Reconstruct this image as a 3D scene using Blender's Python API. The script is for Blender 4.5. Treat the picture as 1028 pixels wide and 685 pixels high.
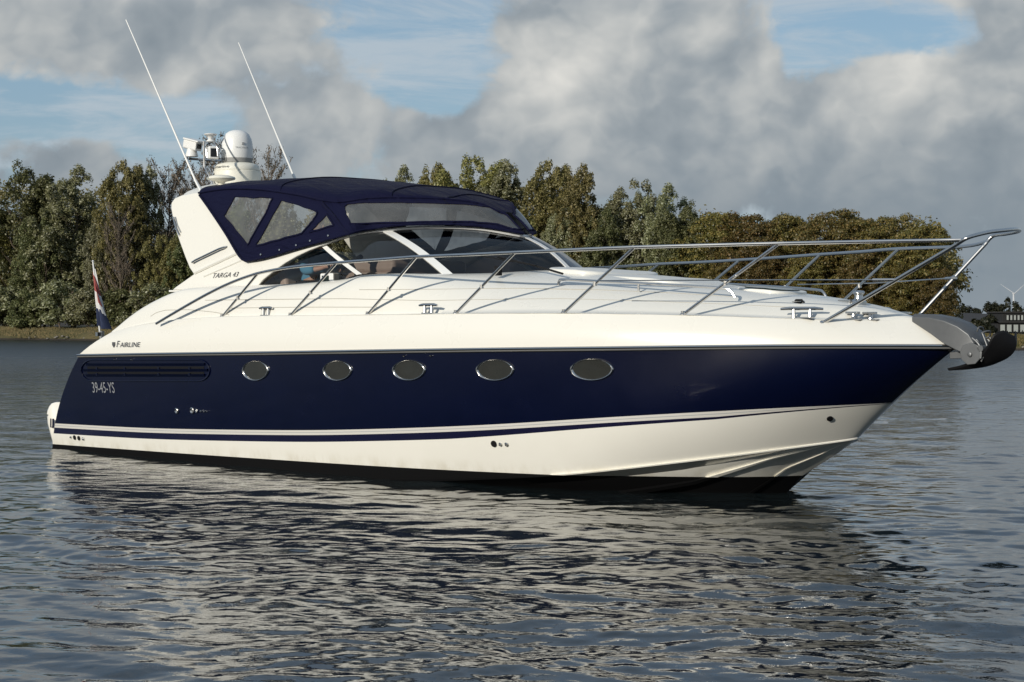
import bpy, bmesh, math, random
import numpy as np
from mathutils import Vector, Matrix, Quaternion
R = math.radians
scene = bpy.context.scene
col = scene.collection
for o in list(bpy.data.objects): bpy.data.objects.remove(o)

# ------------------------------------------------------------------ camera
F_PX, HOR, CAM_H = 1920.0, 318.0, 1.75
cam_d = bpy.data.cameras.new('camera'); cam = bpy.data.objects.new('camera', cam_d); col.objects.link(cam)
cam.location = (0, 0, CAM_H); cam.rotation_euler = (R(90), 0, 0)
cam_d.sensor_width = 36; cam_d.lens = 36*F_PX/1028; cam_d.shift_y = -24.5/1028
cam_d.clip_start = 0.1; cam_d.clip_end = 20000
scene.camera = cam
scene.view_settings.view_transform = 'Standard'; scene.view_settings.look = 'None'
scene.view_settings.gamma = 1; scene.view_settings.use_curve_mapping = False
scene.view_settings.exposure = 0.0
scene.cycles.max_bounces = 8; scene.cycles.transparent_max_bounces = 24
scene.cycles.caustics_reflective = False; scene.cycles.caustics_refractive = False
scene.cycles.sample_clamp_indirect = 4

# ------------------------------------------------------------------ sun and sky
SUN = Vector((-0.60, -0.70, 0.335)).normalized()
sd = bpy.data.lights.new('sun', 'SUN'); sd.energy = 3.75; sd.angle = R(0.5); sd.color = (1.0, 0.94, 0.83)
so = bpy.data.objects.new('sun', sd); col.objects.link(so)
so.rotation_euler = (-SUN).to_track_quat('-Z', 'Y').to_euler(); so.location = (-40, -40, 30)
world = bpy.data.worlds.new('World'); scene.world = world; world.use_nodes = True
WN = world.node_tree; WN.nodes.clear(); WL = WN.links

class NG:                                   # tiny helper for node maths
    def __init__(s, nt): s.nt = nt
    def n(s, t, **k):
        d = s.nt.nodes.new(t)
        for a, b in k.items(): setattr(d, a, b)
        return d
    def link(s, a, b): s.nt.links.new(a, b)
    def put(s, sock, v):
        if hasattr(v, 'links'): s.link(v, sock)
        else: sock.default_value = v
    def m(s, op, a, b=None, c=None, clamp=False):
        d = s.n('ShaderNodeMath', operation=op); d.use_clamp = clamp
        s.put(d.inputs[0], a)
        if b is not None: s.put(d.inputs[1], b)
        if c is not None: s.put(d.inputs[2], c)
        return d.outputs[0]
    def vm(s, op, a, b):
        d = s.n('ShaderNodeVectorMath', operation=op); s.put(d.inputs[0], a); s.put(d.inputs[1], b); return d.outputs[0]
    def noise(s, vec, scale, detail=6, rough=.55, dist=0.0, lac=2.0, out='Fac'):
        d = s.n('ShaderNodeTexNoise'); s.put(d.inputs['Vector'], vec) if vec is not None else None
        d.inputs['Scale'].default_value = scale; d.inputs['Detail'].default_value = detail
        d.inputs['Roughness'].default_value = rough; d.inputs['Distortion'].default_value = dist
        d.inputs['Lacunarity'].default_value = lac
        return d.outputs[out]
    def step(s, v, a, b, lo=0.0, hi=1.0):
        d = s.n('ShaderNodeMapRange', interpolation_type='SMOOTHSTEP'); s.put(d.inputs[0], v)
        d.inputs[1].default_value = a; d.inputs[2].default_value = b; d.inputs[3].default_value = lo; d.inputs[4].default_value = hi
        return d.outputs[0]
    def mix(s, f, a, b):
        d = s.n('ShaderNodeMix', data_type='RGBA'); s.put(d.inputs[0], f)
        s.put(d.inputs[6], a); s.put(d.inputs[7], b); return d.outputs[2]
    def ramp(s, f, pts):
        d = s.n('ShaderNodeValToRGB'); s.put(d.inputs[0], f); e = d.color_ramp.elements
        while len(e) < len(pts): e.new(.5)
        for i, (p, c) in enumerate(pts): e[i].position = p; e[i].color = (*c, 1) if len(c) == 3 else c
        return d.outputs[0]

w = NG(WN)
wout = w.n('ShaderNodeOutputWorld'); wbg = w.n('ShaderNodeBackground'); wbg.inputs[1].default_value = 0.1
w.link(wbg.outputs[0], wout.inputs[0])
sky = w.n('ShaderNodeTexSky', sky_type='NISHITA'); sky.sun_disc = False
sky.sun_elevation = math.asin(SUN.z); sky.sun_rotation = math.atan2(SUN.x, SUN.y)
sky.air_density = 1.0; sky.dust_density = 1.0; sky.ozone_density = 2.0
tc = w.n('ShaderNodeTexCoord'); D = tc.outputs['Generated']
sep = w.n('ShaderNodeSeparateXYZ'); w.link(D, sep.inputs[0])
az = w.m('ARCTAN2', sep.outputs[0], sep.outputs[1]); el = sep.outputs[2]
def blob(px, py, sx, sy, amp):              # a soft patch of the cloud deck at one bearing and height
    a = (px-514)/F_PX; e = (HOR-py)/F_PX
    dx = w.m('DIVIDE', w.m('SUBTRACT', az, a), sx/F_PX); dy = w.m('DIVIDE', w.m('SUBTRACT', el, e), sy/F_PX)
    q = w.m('MULTIPLY', w.m('ADD', w.m('MULTIPLY', dx, dx), w.m('MULTIPLY', dy, dy)), -1.0)
    return w.m('MULTIPLY', w.m('EXPONENT', q), amp)
def total(bl, base=0.0):
    t = None
    for b in bl:
        v = blob(*b); t = v if t is None else w.m('ADD', t, v)
    return w.m('ADD', t, base)
P = w.vm('MULTIPLY', D, (1, 1, 1.2))
warp = w.n('ShaderNodeTexNoise'); warp.inputs['Scale'].default_value = 30; warp.inputs['Detail'].default_value = 3; w.link(P, warp.inputs['Vector'])
wv = w.vm('MULTIPLY', w.vm('SUBTRACT', warp.outputs['Color'], (.5, .5, .5)), (.034, .034, .034))
def puff(vec):                             # cauliflower heads of cumulus
    t = None
    for sc, am in ((26, .6), (60, .4)):
        v = w.n('ShaderNodeTexVoronoi', feature='F1'); v.inputs['Scale'].default_value = sc; w.link(w.vm('ADD', vec, wv), v.inputs['Vector'])
        q = w.m('MULTIPLY', w.m('SUBTRACT', .45, w.m('MULTIPLY', v.outputs['Distance'], v.outputs['Distance'])), am); t = q if t is None else w.m('ADD', t, q)
    return t
big = w.noise(P, 13.0, 7, .56, .25)
P2 = w.vm('ADD', P, (0.010, 0.004, -0.010)); pf1 = puff(P); pf2 = puff(P2)
big2 = w.noise(P2, 13.0, 6, .56, .25)
cover = total([(430, 45, 130, 42, -.20), (90, 122, 150, 22, -.26), (-60, 20, 60, 30, -.1), (420, 90, 90, 22, -.10),
               (870, 60, 110, 44, -.30), (800, 20, 130, 40, -.12), (910, 92, 62, 38, .30), (660, 70, 150, 90, .20),
               (600, 150, 160, 60, .14), (150, 40, 150, 45, .16), (1000, 40, 45, 60, .25), (330, 125, 130, 22, .10), (970, 160, 160, 60, .2),
               (260, 150, 260, 20, .06)], 0.035)
dens = w.m('ADD', w.m('ADD', big, cover), w.m('MULTIPLY', pf1, .17))
alpha = w.step(dens, .465, .595)
sm1 = w.noise(P, 13.0, 4, .5, .25); sm2 = w.noise(P2, 13.0, 4, .5, .25)
lit = w.m('MULTIPLY_ADD', w.m('ADD', w.m('SUBTRACT', sm1, sm2), w.m('ADD', w.m('MULTIPLY', w.m('SUBTRACT', big, big2), .45), w.m('MULTIPLY', w.m('SUBTRACT', pf1, pf2), .40))), 1.0, 0.50)
tone = total([(555, 95, 45, 60, .30), (640, 45, 60, 40, .05), (910, 80, 60, 30, .34), (700, 70, 80, 50, -.14), (600, 135, 130, 22, -.10),
              (150, 60, 160, 40, -.14), (1005, 40, 50, 60, -.14), (790, 165, 60, 22, .12), (690, 150, 50, 30, -.05), (330, 115, 140, 22, -.12), (60, 95, 60, 16, .12), (960, 140, 80, 40, -.06), (860, 185, 170, 45, -.16), (480, 150, 160, 30, -.08), (60, 165, 140, 30, -.12), (560, 80, 40, 60, .06)], 0.0)
wis = w.noise(w.vm('MULTIPLY', D, (1, 1, 5.0)), 10.0, 8, .62, .5)
lum = w.m('ADD', w.m('ADD', lit, tone), w.m('MULTIPLY', w.m('SUBTRACT', dens, .6), -.25))
ccol = w.ramp(lum, [(0.0, (2.15, 2.6, 3.0)), (0.32, (3.2, 3.6, 3.9)), (0.6, (4.9, 5.1, 5.1)), (1.0, (7.4, 7.3, 6.9))])
low = w.step(el, 0.10, 0.045)
ccol = w.mix(w.m('MULTIPLY', low, .80), ccol, (2.1, 2.6, 3.05, 1))
skyc = w.mix(0.55, sky.outputs[0], (2.4, 3.8, 5.3, 1))
veil = w.m('MULTIPLY', w.step(wis, .38, .62), .72)
skyc = w.mix(veil, skyc, (4.9, 5.5, 6.0, 1))
high = w.step(el, .145, .26)
fin = w.mix(alpha, skyc, ccol)
fin = w.mix(w.m('MULTIPLY', high, .72), fin, (1.75, 2.6, 3.8, 1))
w.link(fin, wbg.inputs[0])

# ------------------------------------------------------------------ materials
def mat(name):
    m = bpy.data.materials.new(name); m.use_nodes = True; m.node_tree.nodes.clear()
    g = NG(m.node_tree); out = g.n('ShaderNodeOutputMaterial'); return m, g, out
def pbr(name, color, rough=.5, metal=0, coat=0, spec=.5, vary=0, vscale=4, bump=0, bscale=40, bdist=.01, rvary=0):
    m, g, out = mat(name); b = g.n('ShaderNodeBsdfPrincipled'); g.link(b.outputs[0], out.inputs[0])
    b.inputs['Base Color'].default_value = (*color, 1); b.inputs['Roughness'].default_value = rough
    b.inputs['Metallic'].default_value = metal; b.inputs['Coat Weight'].default_value = coat
    b.inputs['Coat Roughness'].default_value = .03 if coat != .4 else .13; b.inputs['Specular IOR Level'].default_value = spec
    c = g.n('ShaderNodeTexCoord').outputs['Object']
    if vary:
        f = g.noise(c, vscale, 5, .6)
        g.link(g.mix(f, tuple(x*(1-vary) for x in color)+(1,), tuple(min(1, x*(1+vary)) for x in color)+(1,)), b.inputs['Base Color'])
    if rvary:
        g.link(g.m('MULTIPLY_ADD', g.noise(c, vscale*2, 4), rvary, rough-rvary/2), b.inputs['Roughness'])
    if bump:
        bn = g.n('ShaderNodeBump'); bn.inputs['Strength'].default_value = bump; bn.inputs['Distance'].default_value = bdist
        g.link(g.noise(c, bscale, 4), bn.inputs['Height']); g.link(bn.outputs[0], b.inputs['Normal'])
    return m
M = {}
M['gel'] = pbr('white_gelcoat', (.76, .742, .68), .28, coat=.35, vary=.02, vscale=1.2, rvary=.12)
M['gel2'] = pbr('white_moulding', (.75, .735, .68), .33, vary=.02)
M['line'] = pbr('moulding_groove', (.40, .38, .33), .6)
M['navy'] = pbr('navy_gelcoat', (.0011, .0026, .0160), .25, coat=.4, spec=.2, vary=.25, vscale=1.6, rvary=.15)
M['navyl'] = pbr('navy_stripe', (.006, .006, .028), .25, coat=.5)
M['stripe'] = pbr('pale_stripe', (.62, .60, .56), .4)
M['boot'] = pbr('black_antifoul', (.006, .006, .0065), .55, vary=.4, bump=.2)
M['steel'] = pbr('stainless_steel', (.62, .61, .59), .22, 1, vary=.06, vscale=9)
M['steeld'] = pbr('brushed_steel', (.15, .155, .16), .5, .65, vary=.15, vscale=14)
M['alu'] = pbr('satin_aluminium', (.74, .74, .72), .42, .35)
M['rubber'] = pbr('black_rubber', (.005, .005, .006), .6, spec=.25)
M['greyband'] = pbr('grey_rubbing_band', (.22, .22, .215), .4)
M['plastic'] = pbr('white_plastic', (.76, .76, .74), .38, vary=.03)
M['cream'] = pbr('aged_plastic', (.74, .72, .63), .42, vary=.04)
M['greyp'] = pbr('grey_plastic', (.28, .28, .27), .5)
M['dark'] = pbr('dark_interior', (.085, .08, .075), .7, vary=.3)
M['leather'] = pbr('pink_leather', (.50, .39, .35), .55, vary=.08)
M['beige'] = pbr('beige_leather', (.40, .33, .27), .55, vary=.08)
M['blue'] = pbr('blue_cloth', (.05, .22, .40), .85, vary=.2, vscale=15)
M['screen'] = pbr('screen_glass', (.004, .016, .012), .12)
M['ink'] = pbr('dark_lettering', (.07, .07, .075), .4)
M['silverink'] = pbr('silver_lettering', (.25, .26, .28), .4)
M['greyink'] = pbr('grey_lettering', (.35, .36, .37), .5)
M['lens'] = pbr('camera_lens', (.01, .01, .012), .08)

def canvas_mat():
    m, g, out = mat('navy_canvas'); b = g.n('ShaderNodeBsdfPrincipled'); g.link(b.outputs[0], out.inputs[0])
    c = g.n('ShaderNodeTexCoord').outputs['Object']
    f = g.noise(c, 2.2, 5, .6)
    g.link(g.mix(f, (.0026, .0034, .0190, 1), (.0042, .0052, .0280, 1)), b.inputs['Base Color'])
    b.inputs['Roughness'].default_value = .8; b.inputs['Specular IOR Level'].default_value = .12
    b.inputs['Sheen Weight'].default_value = .02
    bn = g.n('ShaderNodeBump'); bn.inputs['Strength'].default_value = .8; bn.inputs['Distance'].default_value = .07
    h = g.m('ADD', g.noise(g.vm('MULTIPLY', c, (1.2, 3.5, 3.5)), 1.6, 4, .5, .8), g.m('MULTIPLY', g.noise(c, 220, 2), .02))
    g.link(h, bn.inputs['Height']); g.link(bn.outputs[0], b.inputs['Normal'])
    return m
M['canvas'] = canvas_mat()
def vinyl_mat():
    m, g, out = mat('clear_vinyl')
    c = g.n('ShaderNodeTexCoord').outputs['Object']
    t = g.n('ShaderNodeBsdfTransparent'); t.inputs[0].default_value = (.66, .67, .64, 1)
    d = g.n('ShaderNodeBsdfDiffuse'); d.inputs[0].default_value = (.45, .45, .43, 1)
    gl = g.n('ShaderNodeBsdfGlossy'); gl.inputs['Roughness'].default_value = .28
    bn = g.n('ShaderNodeBump'); bn.inputs['Strength'].default_value = .5; bn.inputs['Distance'].default_value = .02
    g.link(g.noise(g.vm('MULTIPLY', c, (2.5, 1, 1)), 3.5, 3, .5, 1.0), bn.inputs['Height']); g.link(bn.outputs[0], gl.inputs['Normal'])
    mx = g.n('ShaderNodeMixShader'); g.link(g.m('MULTIPLY_ADD', g.noise(c, 2.6, 5, .65, .6), .30, .02), mx.inputs[0])
    g.link(t.outputs[0], mx.inputs[1]); g.link(d.outputs[0], mx.inputs[2])
    fr = g.n('ShaderNodeFresnel'); fr.inputs[0].default_value = 1.9
    mx2 = g.n('ShaderNodeMixShader'); g.link(fr.outputs[0], mx2.inputs[0])
    g.link(mx.outputs[0], mx2.inputs[1]); g.link(gl.outputs[0], mx2.inputs[2]); g.link(mx2.outputs[0], out.inputs[0])
    return m
M['vinyl'] = vinyl_mat()
def glass_mat(name, tint, ior=1.5):
    m, g, out = mat(name)
    t = g.n('ShaderNodeBsdfTransparent'); t.inputs[0].default_value = (*tint, 1)
    gl = g.n('ShaderNodeBsdfGlossy'); gl.inputs['Roughness'].default_value = .02
    fr = g.n('ShaderNodeFresnel'); fr.inputs[0].default_value = ior
    mx = g.n('ShaderNodeMixShader'); g.link(fr.outputs[0], mx.inputs[0])
    g.link(t.outputs[0], mx.inputs[1]); g.link(gl.outputs[0], mx.inputs[2]); g.link(mx.outputs[0], out.inputs[0])
    return m
M['glass'] = glass_mat('tinted_glass', (.74, .74, .72), 1.58)
M['portglass'] = pbr('porthole_glass', (.026, .026, .022), .07, spec=.8, vary=.3, vscale=5, bump=.15, bscale=5, bdist=.01)
M['dimglass'] = pbr('far_window_glass', (.30, .31, .30), .2, vary=.25, vscale=.5)

def water_mat():
    m, g, out = mat('lake_water'); b = g.n('ShaderNodeBsdfPrincipled'); g.link(b.outputs[0], out.inputs[0])
    b.inputs['Base Color'].default_value = (.010, .015, .017, 1); pass
    b.inputs['IOR'].default_value = 1.5; b.inputs['Specular IOR Level'].default_value = .5
    c = g.n('ShaderNodeTexCoord').outputs['Object']
    h = g.m('ADD', g.noise(g.vm('MULTIPLY', c, (.8, 1, 1)), 6.0, 4, .55, .4), g.m('MULTIPLY', g.noise(c, 1.1, 3, .5, .3), 2.2))
    bn = g.n('ShaderNodeBump'); bn.inputs['Distance'].default_value = .08
    geo = g.n('ShaderNodeNewGeometry'); sp = g.n('ShaderNodeSeparateXYZ'); g.link(geo.outputs['Position'], sp.inputs[0])
    g.link(g.step(sp.outputs[1], 14, 70, .05, .9), bn.inputs['Strength'])
    g.link(g.step(sp.outputs[1], 28, 95, .004, .30), b.inputs['Roughness'])
    g.link(h, bn.inputs['Height']); g.link(bn.outputs[0], b.inputs['Normal'])
    return m
M['water'] = water_mat()
def leaf_mat(name, dark, light, third=None):
    m, g, out = mat(name)
    geo = g.n('ShaderNodeNewGeometry'); oi = g.n('ShaderNodeObjectInfo')
    c = g.ramp(geo.outputs['Random Per Island'], [(0, dark), (.62, light), (1.0, third or light)])
    hs = g.n('ShaderNodeHueSaturation'); g.link(c, hs.inputs['Color'])
    g.link(g.m('MULTIPLY_ADD', oi.outputs['Random'], .4, .82), hs.inputs['Value'])
    g.link(g.m('MULTIPLY_ADD', oi.outputs['Random'], .035, .485), hs.inputs['Hue'])
    d = g.n('ShaderNodeBsdfDiffuse'); t = g.n('ShaderNodeBsdfTranslucent'); gl = g.n('ShaderNodeBsdfGlossy'); gl.inputs['Roughness'].default_value = .45
    g.link(hs.outputs[0], d.inputs[0]); g.link(hs.outputs[0], t.inputs[0])
    a = g.n('ShaderNodeMixShader'); a.inputs[0].default_value = .36; g.link(d.outputs[0], a.inputs[1]); g.link(t.outputs[0], a.inputs[2])
    b = g.n('ShaderNodeMixShader'); b.inputs[0].default_value = .03; g.link(a.outputs[0], b.inputs[1]); g.link(gl.outputs[0], b.inputs[2])
    g.link(b.outputs[0], out.inputs[0]); return m
M['silver'] = leaf_mat('silver_poplar_leaves', (.11, .115, .046), (.24, .235, .11), (.48, .47, .34))
M['olive'] = leaf_mat('olive_leaves', (.11, .11, .034), (.24, .215, .068), (.40, .35, .155))
M['green'] = leaf_mat('dark_green_leaves', (.066, .078, .028), (.14, .15, .055), (.28, .28, .14))
M['rust'] = leaf_mat('autumn_leaves', (.080, .084, .025), (.18, .145, .042), (.30, .205, .065))
M['bare'] = leaf_mat('sparse_twig_leaves', (.07, .062, .05), (.11, .10, .08), (.16, .14, .10))
M['hedge'] = leaf_mat('hedge_leaves', (.014, .020, .009), (.030, .032, .015), (.05, .045, .02))
M['bark'] = pbr('tree_bark', (.11, .085, .06), .9, vary=.4, vscale=3, bump=.5, bscale=20)
M['palebark'] = pbr('pale_bark', (.20, .16, .12), .9, vary=.3, vscale=3)

# ------------------------------------------------------------------ object helpers
def link(name, me, m=None, parent=None):
    o = bpy.data.objects.new(name, me); col.objects.link(o)
    if m is not None:
        for x in (m if isinstance(m, (list, tuple)) else [m]): me.materials.append(x)
    if parent is not None: o.parent = parent
    return o
def tag(o, label=None, cat=None, group=None, kind=None):
    for k, v in (('label', label), ('category', cat), ('group', group), ('kind', kind)):
        if v: o[k] = v
    return o
def empty(name, loc=(0, 0, 0), rz=0):
    o = bpy.data.objects.new(name, None); col.objects.link(o); o.location = loc; o.rotation_euler = (0, 0, rz)
    o.empty_display_size = .3; return o
class MB:                                   # collects shapes for ONE mesh
    def __init__(s): s.v = []; s.f = []; s.mi = []
    def add(s, v, f, mi=0):
        k = len(s.v); s.v += [tuple(p) for p in v]; s.f += [tuple(i+k for i in q) for q in f]; s.mi += [mi]*len(f)
    def grid(s, rows, mi=0, mif=None, closed=False):
        n = len(rows); m_ = len(rows[0]); v = [p for r in rows for p in r]; f = []; mis = []
        for i in range(n-1):
            for j in range(m_ if closed else m_-1):
                jj = (j+1) % m_
                f.append((i*m_+j, i*m_+jj, (i+1)*m_+jj, (i+1)*m_+j)); mis.append(mif(i, j) if mif else mi)
        k = len(s.v); s.v += [tuple(p) for p in v]; s.f += [tuple(i+k for i in q) for q in f]; s.mi += mis
    def tube(s, pts, r, n=8, mi=0, cap=True):
        pts = [Vector(p) for p in pts]; N = len(pts); rs = r if isinstance(r, (list, tuple)) else [r]*N
        t0 = (pts[1]-pts[0]).normalized(); a = Vector((0, 0, 1)) if abs(t0.z) < .9 else Vector((1, 0, 0))
        nn = t0.cross(a).normalized(); rows = []
        for i in range(N):
            t = (pts[min(i+1, N-1)]-pts[max(i-1, 0)])
            t = t.normalized() if t.length > 1e-9 else t0
            nn = (nn - t*nn.dot(t)); nn = nn.normalized() if nn.length > 1e-6 else t.orthogonal().normalized()
            bb = t.cross(nn)
            rows.append([pts[i] + (nn*math.cos(q)+bb*math.sin(q))*rs[i] for q in [2*math.pi*k/n for k in range(n)]])
        k = len(s.v); s.grid(rows, mi, closed=True)
        if cap:
            s.f.append(tuple(k+i for i in range(n))[::-1]); s.f.append(tuple(k+(N-1)*n+i for i in range(n))); s.mi += [mi, mi]
    def box(s, c, sz, mi=0, rot=None):
        c = Vector(c); h = Vector(sz)/2; v = []
        for x in (-1, 1):
            for y in (-1, 1):
                for z in (-1, 1):
                    p = Vector((x*h.x, y*h.y, z*h.z)); v.append(c + (rot @ p if rot else p))
        s.add(v, [(0, 1, 3, 2), (4, 6, 7, 5), (0, 4, 5, 1), (2, 3, 7, 6), (0, 2, 6, 4), (1, 5, 7, 3)], mi)
    def lathe(s, prof, c, n=24, mi=0, axis=None):
        c = Vector(c); q = Vector((0, 0, 1)).rotation_difference(Vector(axis).normalized()) if axis else None
        rows = []
        for (r, z) in prof:
            row = []
            for k in range(n):
                p = Vector((r*math.cos(2*math.pi*k/n), r*math.sin(2*math.pi*k/n), z)); row.append(c+(q @ p if q else p))
            rows.append(row)
        k0 = len(s.v); s.grid(rows, mi, closed=True)
        if prof[0][0] > 1e-4: s.f.append(tuple(k0+i for i in range(n))[::-1]); s.mi.append(mi)
        if prof[-1][0] > 1e-4: s.f.append(tuple(k0+(len(prof)-1)*n+i for i in range(n))); s.mi.append(mi)
    def plate(s, outline, thick, mi=0):      # outline: list of 3-D points, thick: offset vector
        n = len(outline); a = [Vector(p) for p in outline]; b = [p+Vector(thick) for p in a]
        k = len(s.v); s.v += [tuple(p) for p in a+b]
        s.f.append(tuple(range(k, k+n))); s.f.append(tuple(range(k+2*n-1, k+n-1, -1))); s.mi += [mi, mi]
        for i in range(n):
            j = (i+1) % n; s.f.append((k+i, k+n+i, k+n+j, k+j)); s.mi.append(mi)
    def mirror(s):
        k = len(s.v); n = len(s.f); s.v += [(x, -y, z) for x, y, z in s.v]
        s.f += [tuple(i+k for i in q)[::-1] for q in s.f[:n]]; s.mi += s.mi[:n]; return s
    def build(s, name, m, parent=None, smooth=True, angle=35, bevel=0, merge=False):
        me = bpy.data.meshes.new(name); me.from_pydata(s.v, [], s.f); me.update()
        me.polygons.foreach_set('material_index', s.mi)
        bm = bmesh.new(); bm.from_mesh(me)
        if merge: bmesh.ops.remove_doubles(bm, verts=bm.verts, dist=.0006)
        bmesh.ops.recalc_face_normals(bm, faces=bm.faces)
        for fc in bm.faces: fc.smooth = smooth
        if smooth:
            ca = math.radians(angle)
            for e in bm.edges:
                if len(e.link_faces) == 2 and e.calc_face_angle(0) > ca: e.smooth = False
        bm.to_mesh(me); bm.free()
        o = link(name, me, m, parent)
        if bevel:
            md = o.modifiers.new('bevel', 'BEVEL'); md.width = bevel; md.segments = 2; md.limit_method = 'ANGLE'; md.angle_limit = R(40)
            md.harden_normals = True
        return o
def catmull(pts, n=8):
    P_ = [Vector(p) for p in pts]; out = []
    for i in range(len(P_)-1):
        p0 = P_[max(i-1, 0)]; p1 = P_[i]; p2 = P_[i+1]; p3 = P_[min(i+2, len(P_)-1)]
        for k in range(n):
            t = k/n
            out.append(.5*((2*p1)+(p2-p0)*t+(2*p0-5*p1+4*p2-p3)*t*t+(3*p1-p0-3*p2+p3)*t**3))
    out.append(P_[-1]); return out
def sm(pts, n=200):                          # a smooth numpy curve, resampled evenly
    a = np.array([tuple(p) for p in catmull(pts, 16)]); d = np.r_[0, np.cumsum(np.linalg.norm(np.diff(a, axis=0), axis=1))]
    t = np.linspace(0, d[-1], n); return np.stack([np.interp(t, d, a[:, k]) for k in range(3)], 1)

# ================================================================== the setting: water, banks
def bank_dist(azm):                          # distance of the shoreline at each bearing
    px = 514+F_PX*np.tan(np.clip(azm, -1.2, 1.2))
    return 3360/np.clip(341-318+(px)*(11/1028), 18, 34)/np.cos(np.clip(azm, -1.2, 1.2))
rng = np.random.default_rng(7)
def waves(X, Y, dr):
    Z = np.zeros_like(X); n = 64
    lam = np.exp(rng.uniform(math.log(.13), math.log(2.6), n)); main = R(70)
    th = main + rng.normal(0, .85, n); ph = rng.uniform(0, 6.283, n)
    slope = .0118*(lam/.5)**np.where(lam > .5, -.42, -.05)
    wx = .10*np.sin(X*1.3+Y*.7)+.08*np.sin(Y*2.1-X*.9+1.0); wy = .10*np.sin(X*.8-Y*1.7+2.0)+.07*np.sin(X*2.6+Y*.6)
    for l, t, p, s in zip(lam, th, ph, slope):
        k = 2*math.pi/l; wgt = np.clip((l/dr-3.0)/3.0, 0, 1)
        q = k*((X+wx)*math.cos(t)+(Y+wy)*math.sin(t))+p
        Z += wgt*(s/k)*(np.sin(q)+.25*np.sin(2*q+.6))*1.25
    # calmer and livelier patches drift across the lake
    pat = .82+.24*np.sin(X*.33+Y*.21+.6)*np.sin(Y*.27-X*.18+1.9)+.12*np.sin(X*.9-Y*.5)
    return Z*pat
def np_mesh(name, V, Fq):
    me = bpy.data.meshes.new(name); me.vertices.add(len(V)); me.vertices.foreach_set('co', V.astype(np.float32).ravel())
    me.loops.add(Fq.size); me.loops.foreach_set('vertex_index', Fq.astype(np.int32).ravel())
    me.polygons.add(len(Fq)); me.polygons.foreach_set('loop_start', np.arange(0, Fq.size, Fq.shape[1], dtype=np.int32))
    me.polygons.foreach_set('loop_total', np.full(len(Fq), Fq.shape[1], dtype=np.int32))
    me.update(calc_edges=True); return me
def polar_quads(nr, na):
    i, j = np.meshgrid(np.arange(nr-1), np.arange(na), indexing='ij'); jj = (j+1) % na
    return np.stack([i*na+j, i*na+jj, (i+1)*na+jj, (i+1)*na+j], -1).reshape(-1, 4)
A = np.r_[np.linspace(-.36, .36, 820), np.linspace(.36, 2*math.pi-.36, 160)[1:-1]]
rr = [0.6, 2.5, 5.0, 6.5]
while rr[-1] < 48: rr.append(rr[-1]*(1.0024 if rr[-1] < 26 else 1.004))
while rr[-1] < 90: rr.append(rr[-1]*1.0035)
rr = np.array(rr); extra = np.linspace(0, 1, 90)[1:]
RR = np.repeat(rr[:, None], len(A), 1)
azA = np.where(A > math.pi, A-2*math.pi, A)
end = bank_dist(azA)+3.0
RR = np.vstack([RR, rr[-1]+(end-rr[-1])[None, :]*extra[:, None]])
WX = RR*np.sin(A)[None, :]; WY = RR*np.cos(A)[None, :]
dr = np.maximum(np.gradient(RR, axis=0), RR*.0009)
WZ = waves(WX, WY, dr); WZ[0:2] = 0
V = np.stack([WX, WY, WZ], -1).reshape(-1, 3)
me = np_mesh('lake_water', V, polar_quads(len(RR), len(A))); me.polygons.foreach_set('use_smooth', np.ones(len(me.polygons), bool))
tag(link('water', me, M['water']), kind='structure')

def ground_z(d, azm, x, y):                  # height of the land a distance d behind the shoreline
    pold = np.clip((azm-.205)/.03, 0, 1)
    crest = .85-.13*np.clip((azm+.1)/.3, 0, 1)
    z = np.where(d < 0, d*.22, crest*(1-np.exp(-np.maximum(d, 0)/2.2)))
    start = 40*(1-pold)+9*pold
    fall = np.clip((d-start)/28, 0, 1); fall = fall*fall*(3-2*fall)
    z = z-(2.5+crest)*fall
    return z + .05*np.sin(x*.7+y*.3)*np.clip(d, 0, 1) + .03*np.sin(x*2.1-y*1.3)*np.clip(d, 0, 1)
TA = np.r_[np.linspace(-.5, .5, 420), np.linspace(.5, 2*math.pi-.5, 100)[1:-1]]
tz = np.where(TA > math.pi, TA-2*math.pi, TA)
dd = np.r_[np.linspace(-6, 12, 46), np.linspace(13, 80, 40), np.geomspace(85, 9000, 30)]
TR = bank_dist(tz)[None, :]+dd[:, None]
TX = TR*np.sin(TA); TY = TR*np.cos(TA)
wob = .5*np.sin(tz*110)+.35*np.sin(tz*290+1)
TZ = ground_z(dd[:, None]+wob[None, :], tz[None, :]+0*TR, TX, TY)
me = np_mesh('bank', np.stack([TX, TY, TZ], -1).reshape(-1, 3), polar_quads(len(dd), len(TA)))
def ground_mat():
    m, g, out = mat('grassy_bank'); b = g.n('ShaderNodeBsdfPrincipled'); g.link(b.outputs[0], out.inputs[0]); b.inputs['Roughness'].default_value = .95
    c = g.n('ShaderNodeTexCoord').outputs['Object']
    sp = g.n('ShaderNodeSeparateXYZ'); g.link(c, sp.inputs[0])
    f = g.noise(c, .5, 6, .7); fine = g.noise(c, 5, 5, .7)
    gr = g.ramp(g.m('ADD', g.m('MULTIPLY', f, .6), g.m('MULTIPLY', fine, .4)), [(.3, (.045, .052, .016)), (.5, (.10, .085, .030)), (.66, (.19, .135, .058))])
    mud = g.step(g.m('ADD', sp.outputs[2], g.m('MULTIPLY', fine, .1)), .13, .20)
    g.link(g.mix(mud, (.030, .022, .014, 1), gr), b.inputs['Base Color'])
    bn = g.n('ShaderNodeBump'); bn.inputs['Strength'].default_value = .8; bn.inputs['Distance'].default_value = .2
    g.link(fine, bn.inputs['Height']); g.link(bn.outputs[0], b.inputs['Normal']); return m
M['ground'] = ground_mat()
g_o = tag(link('ground', me, M['ground']), kind='structure')
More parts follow.
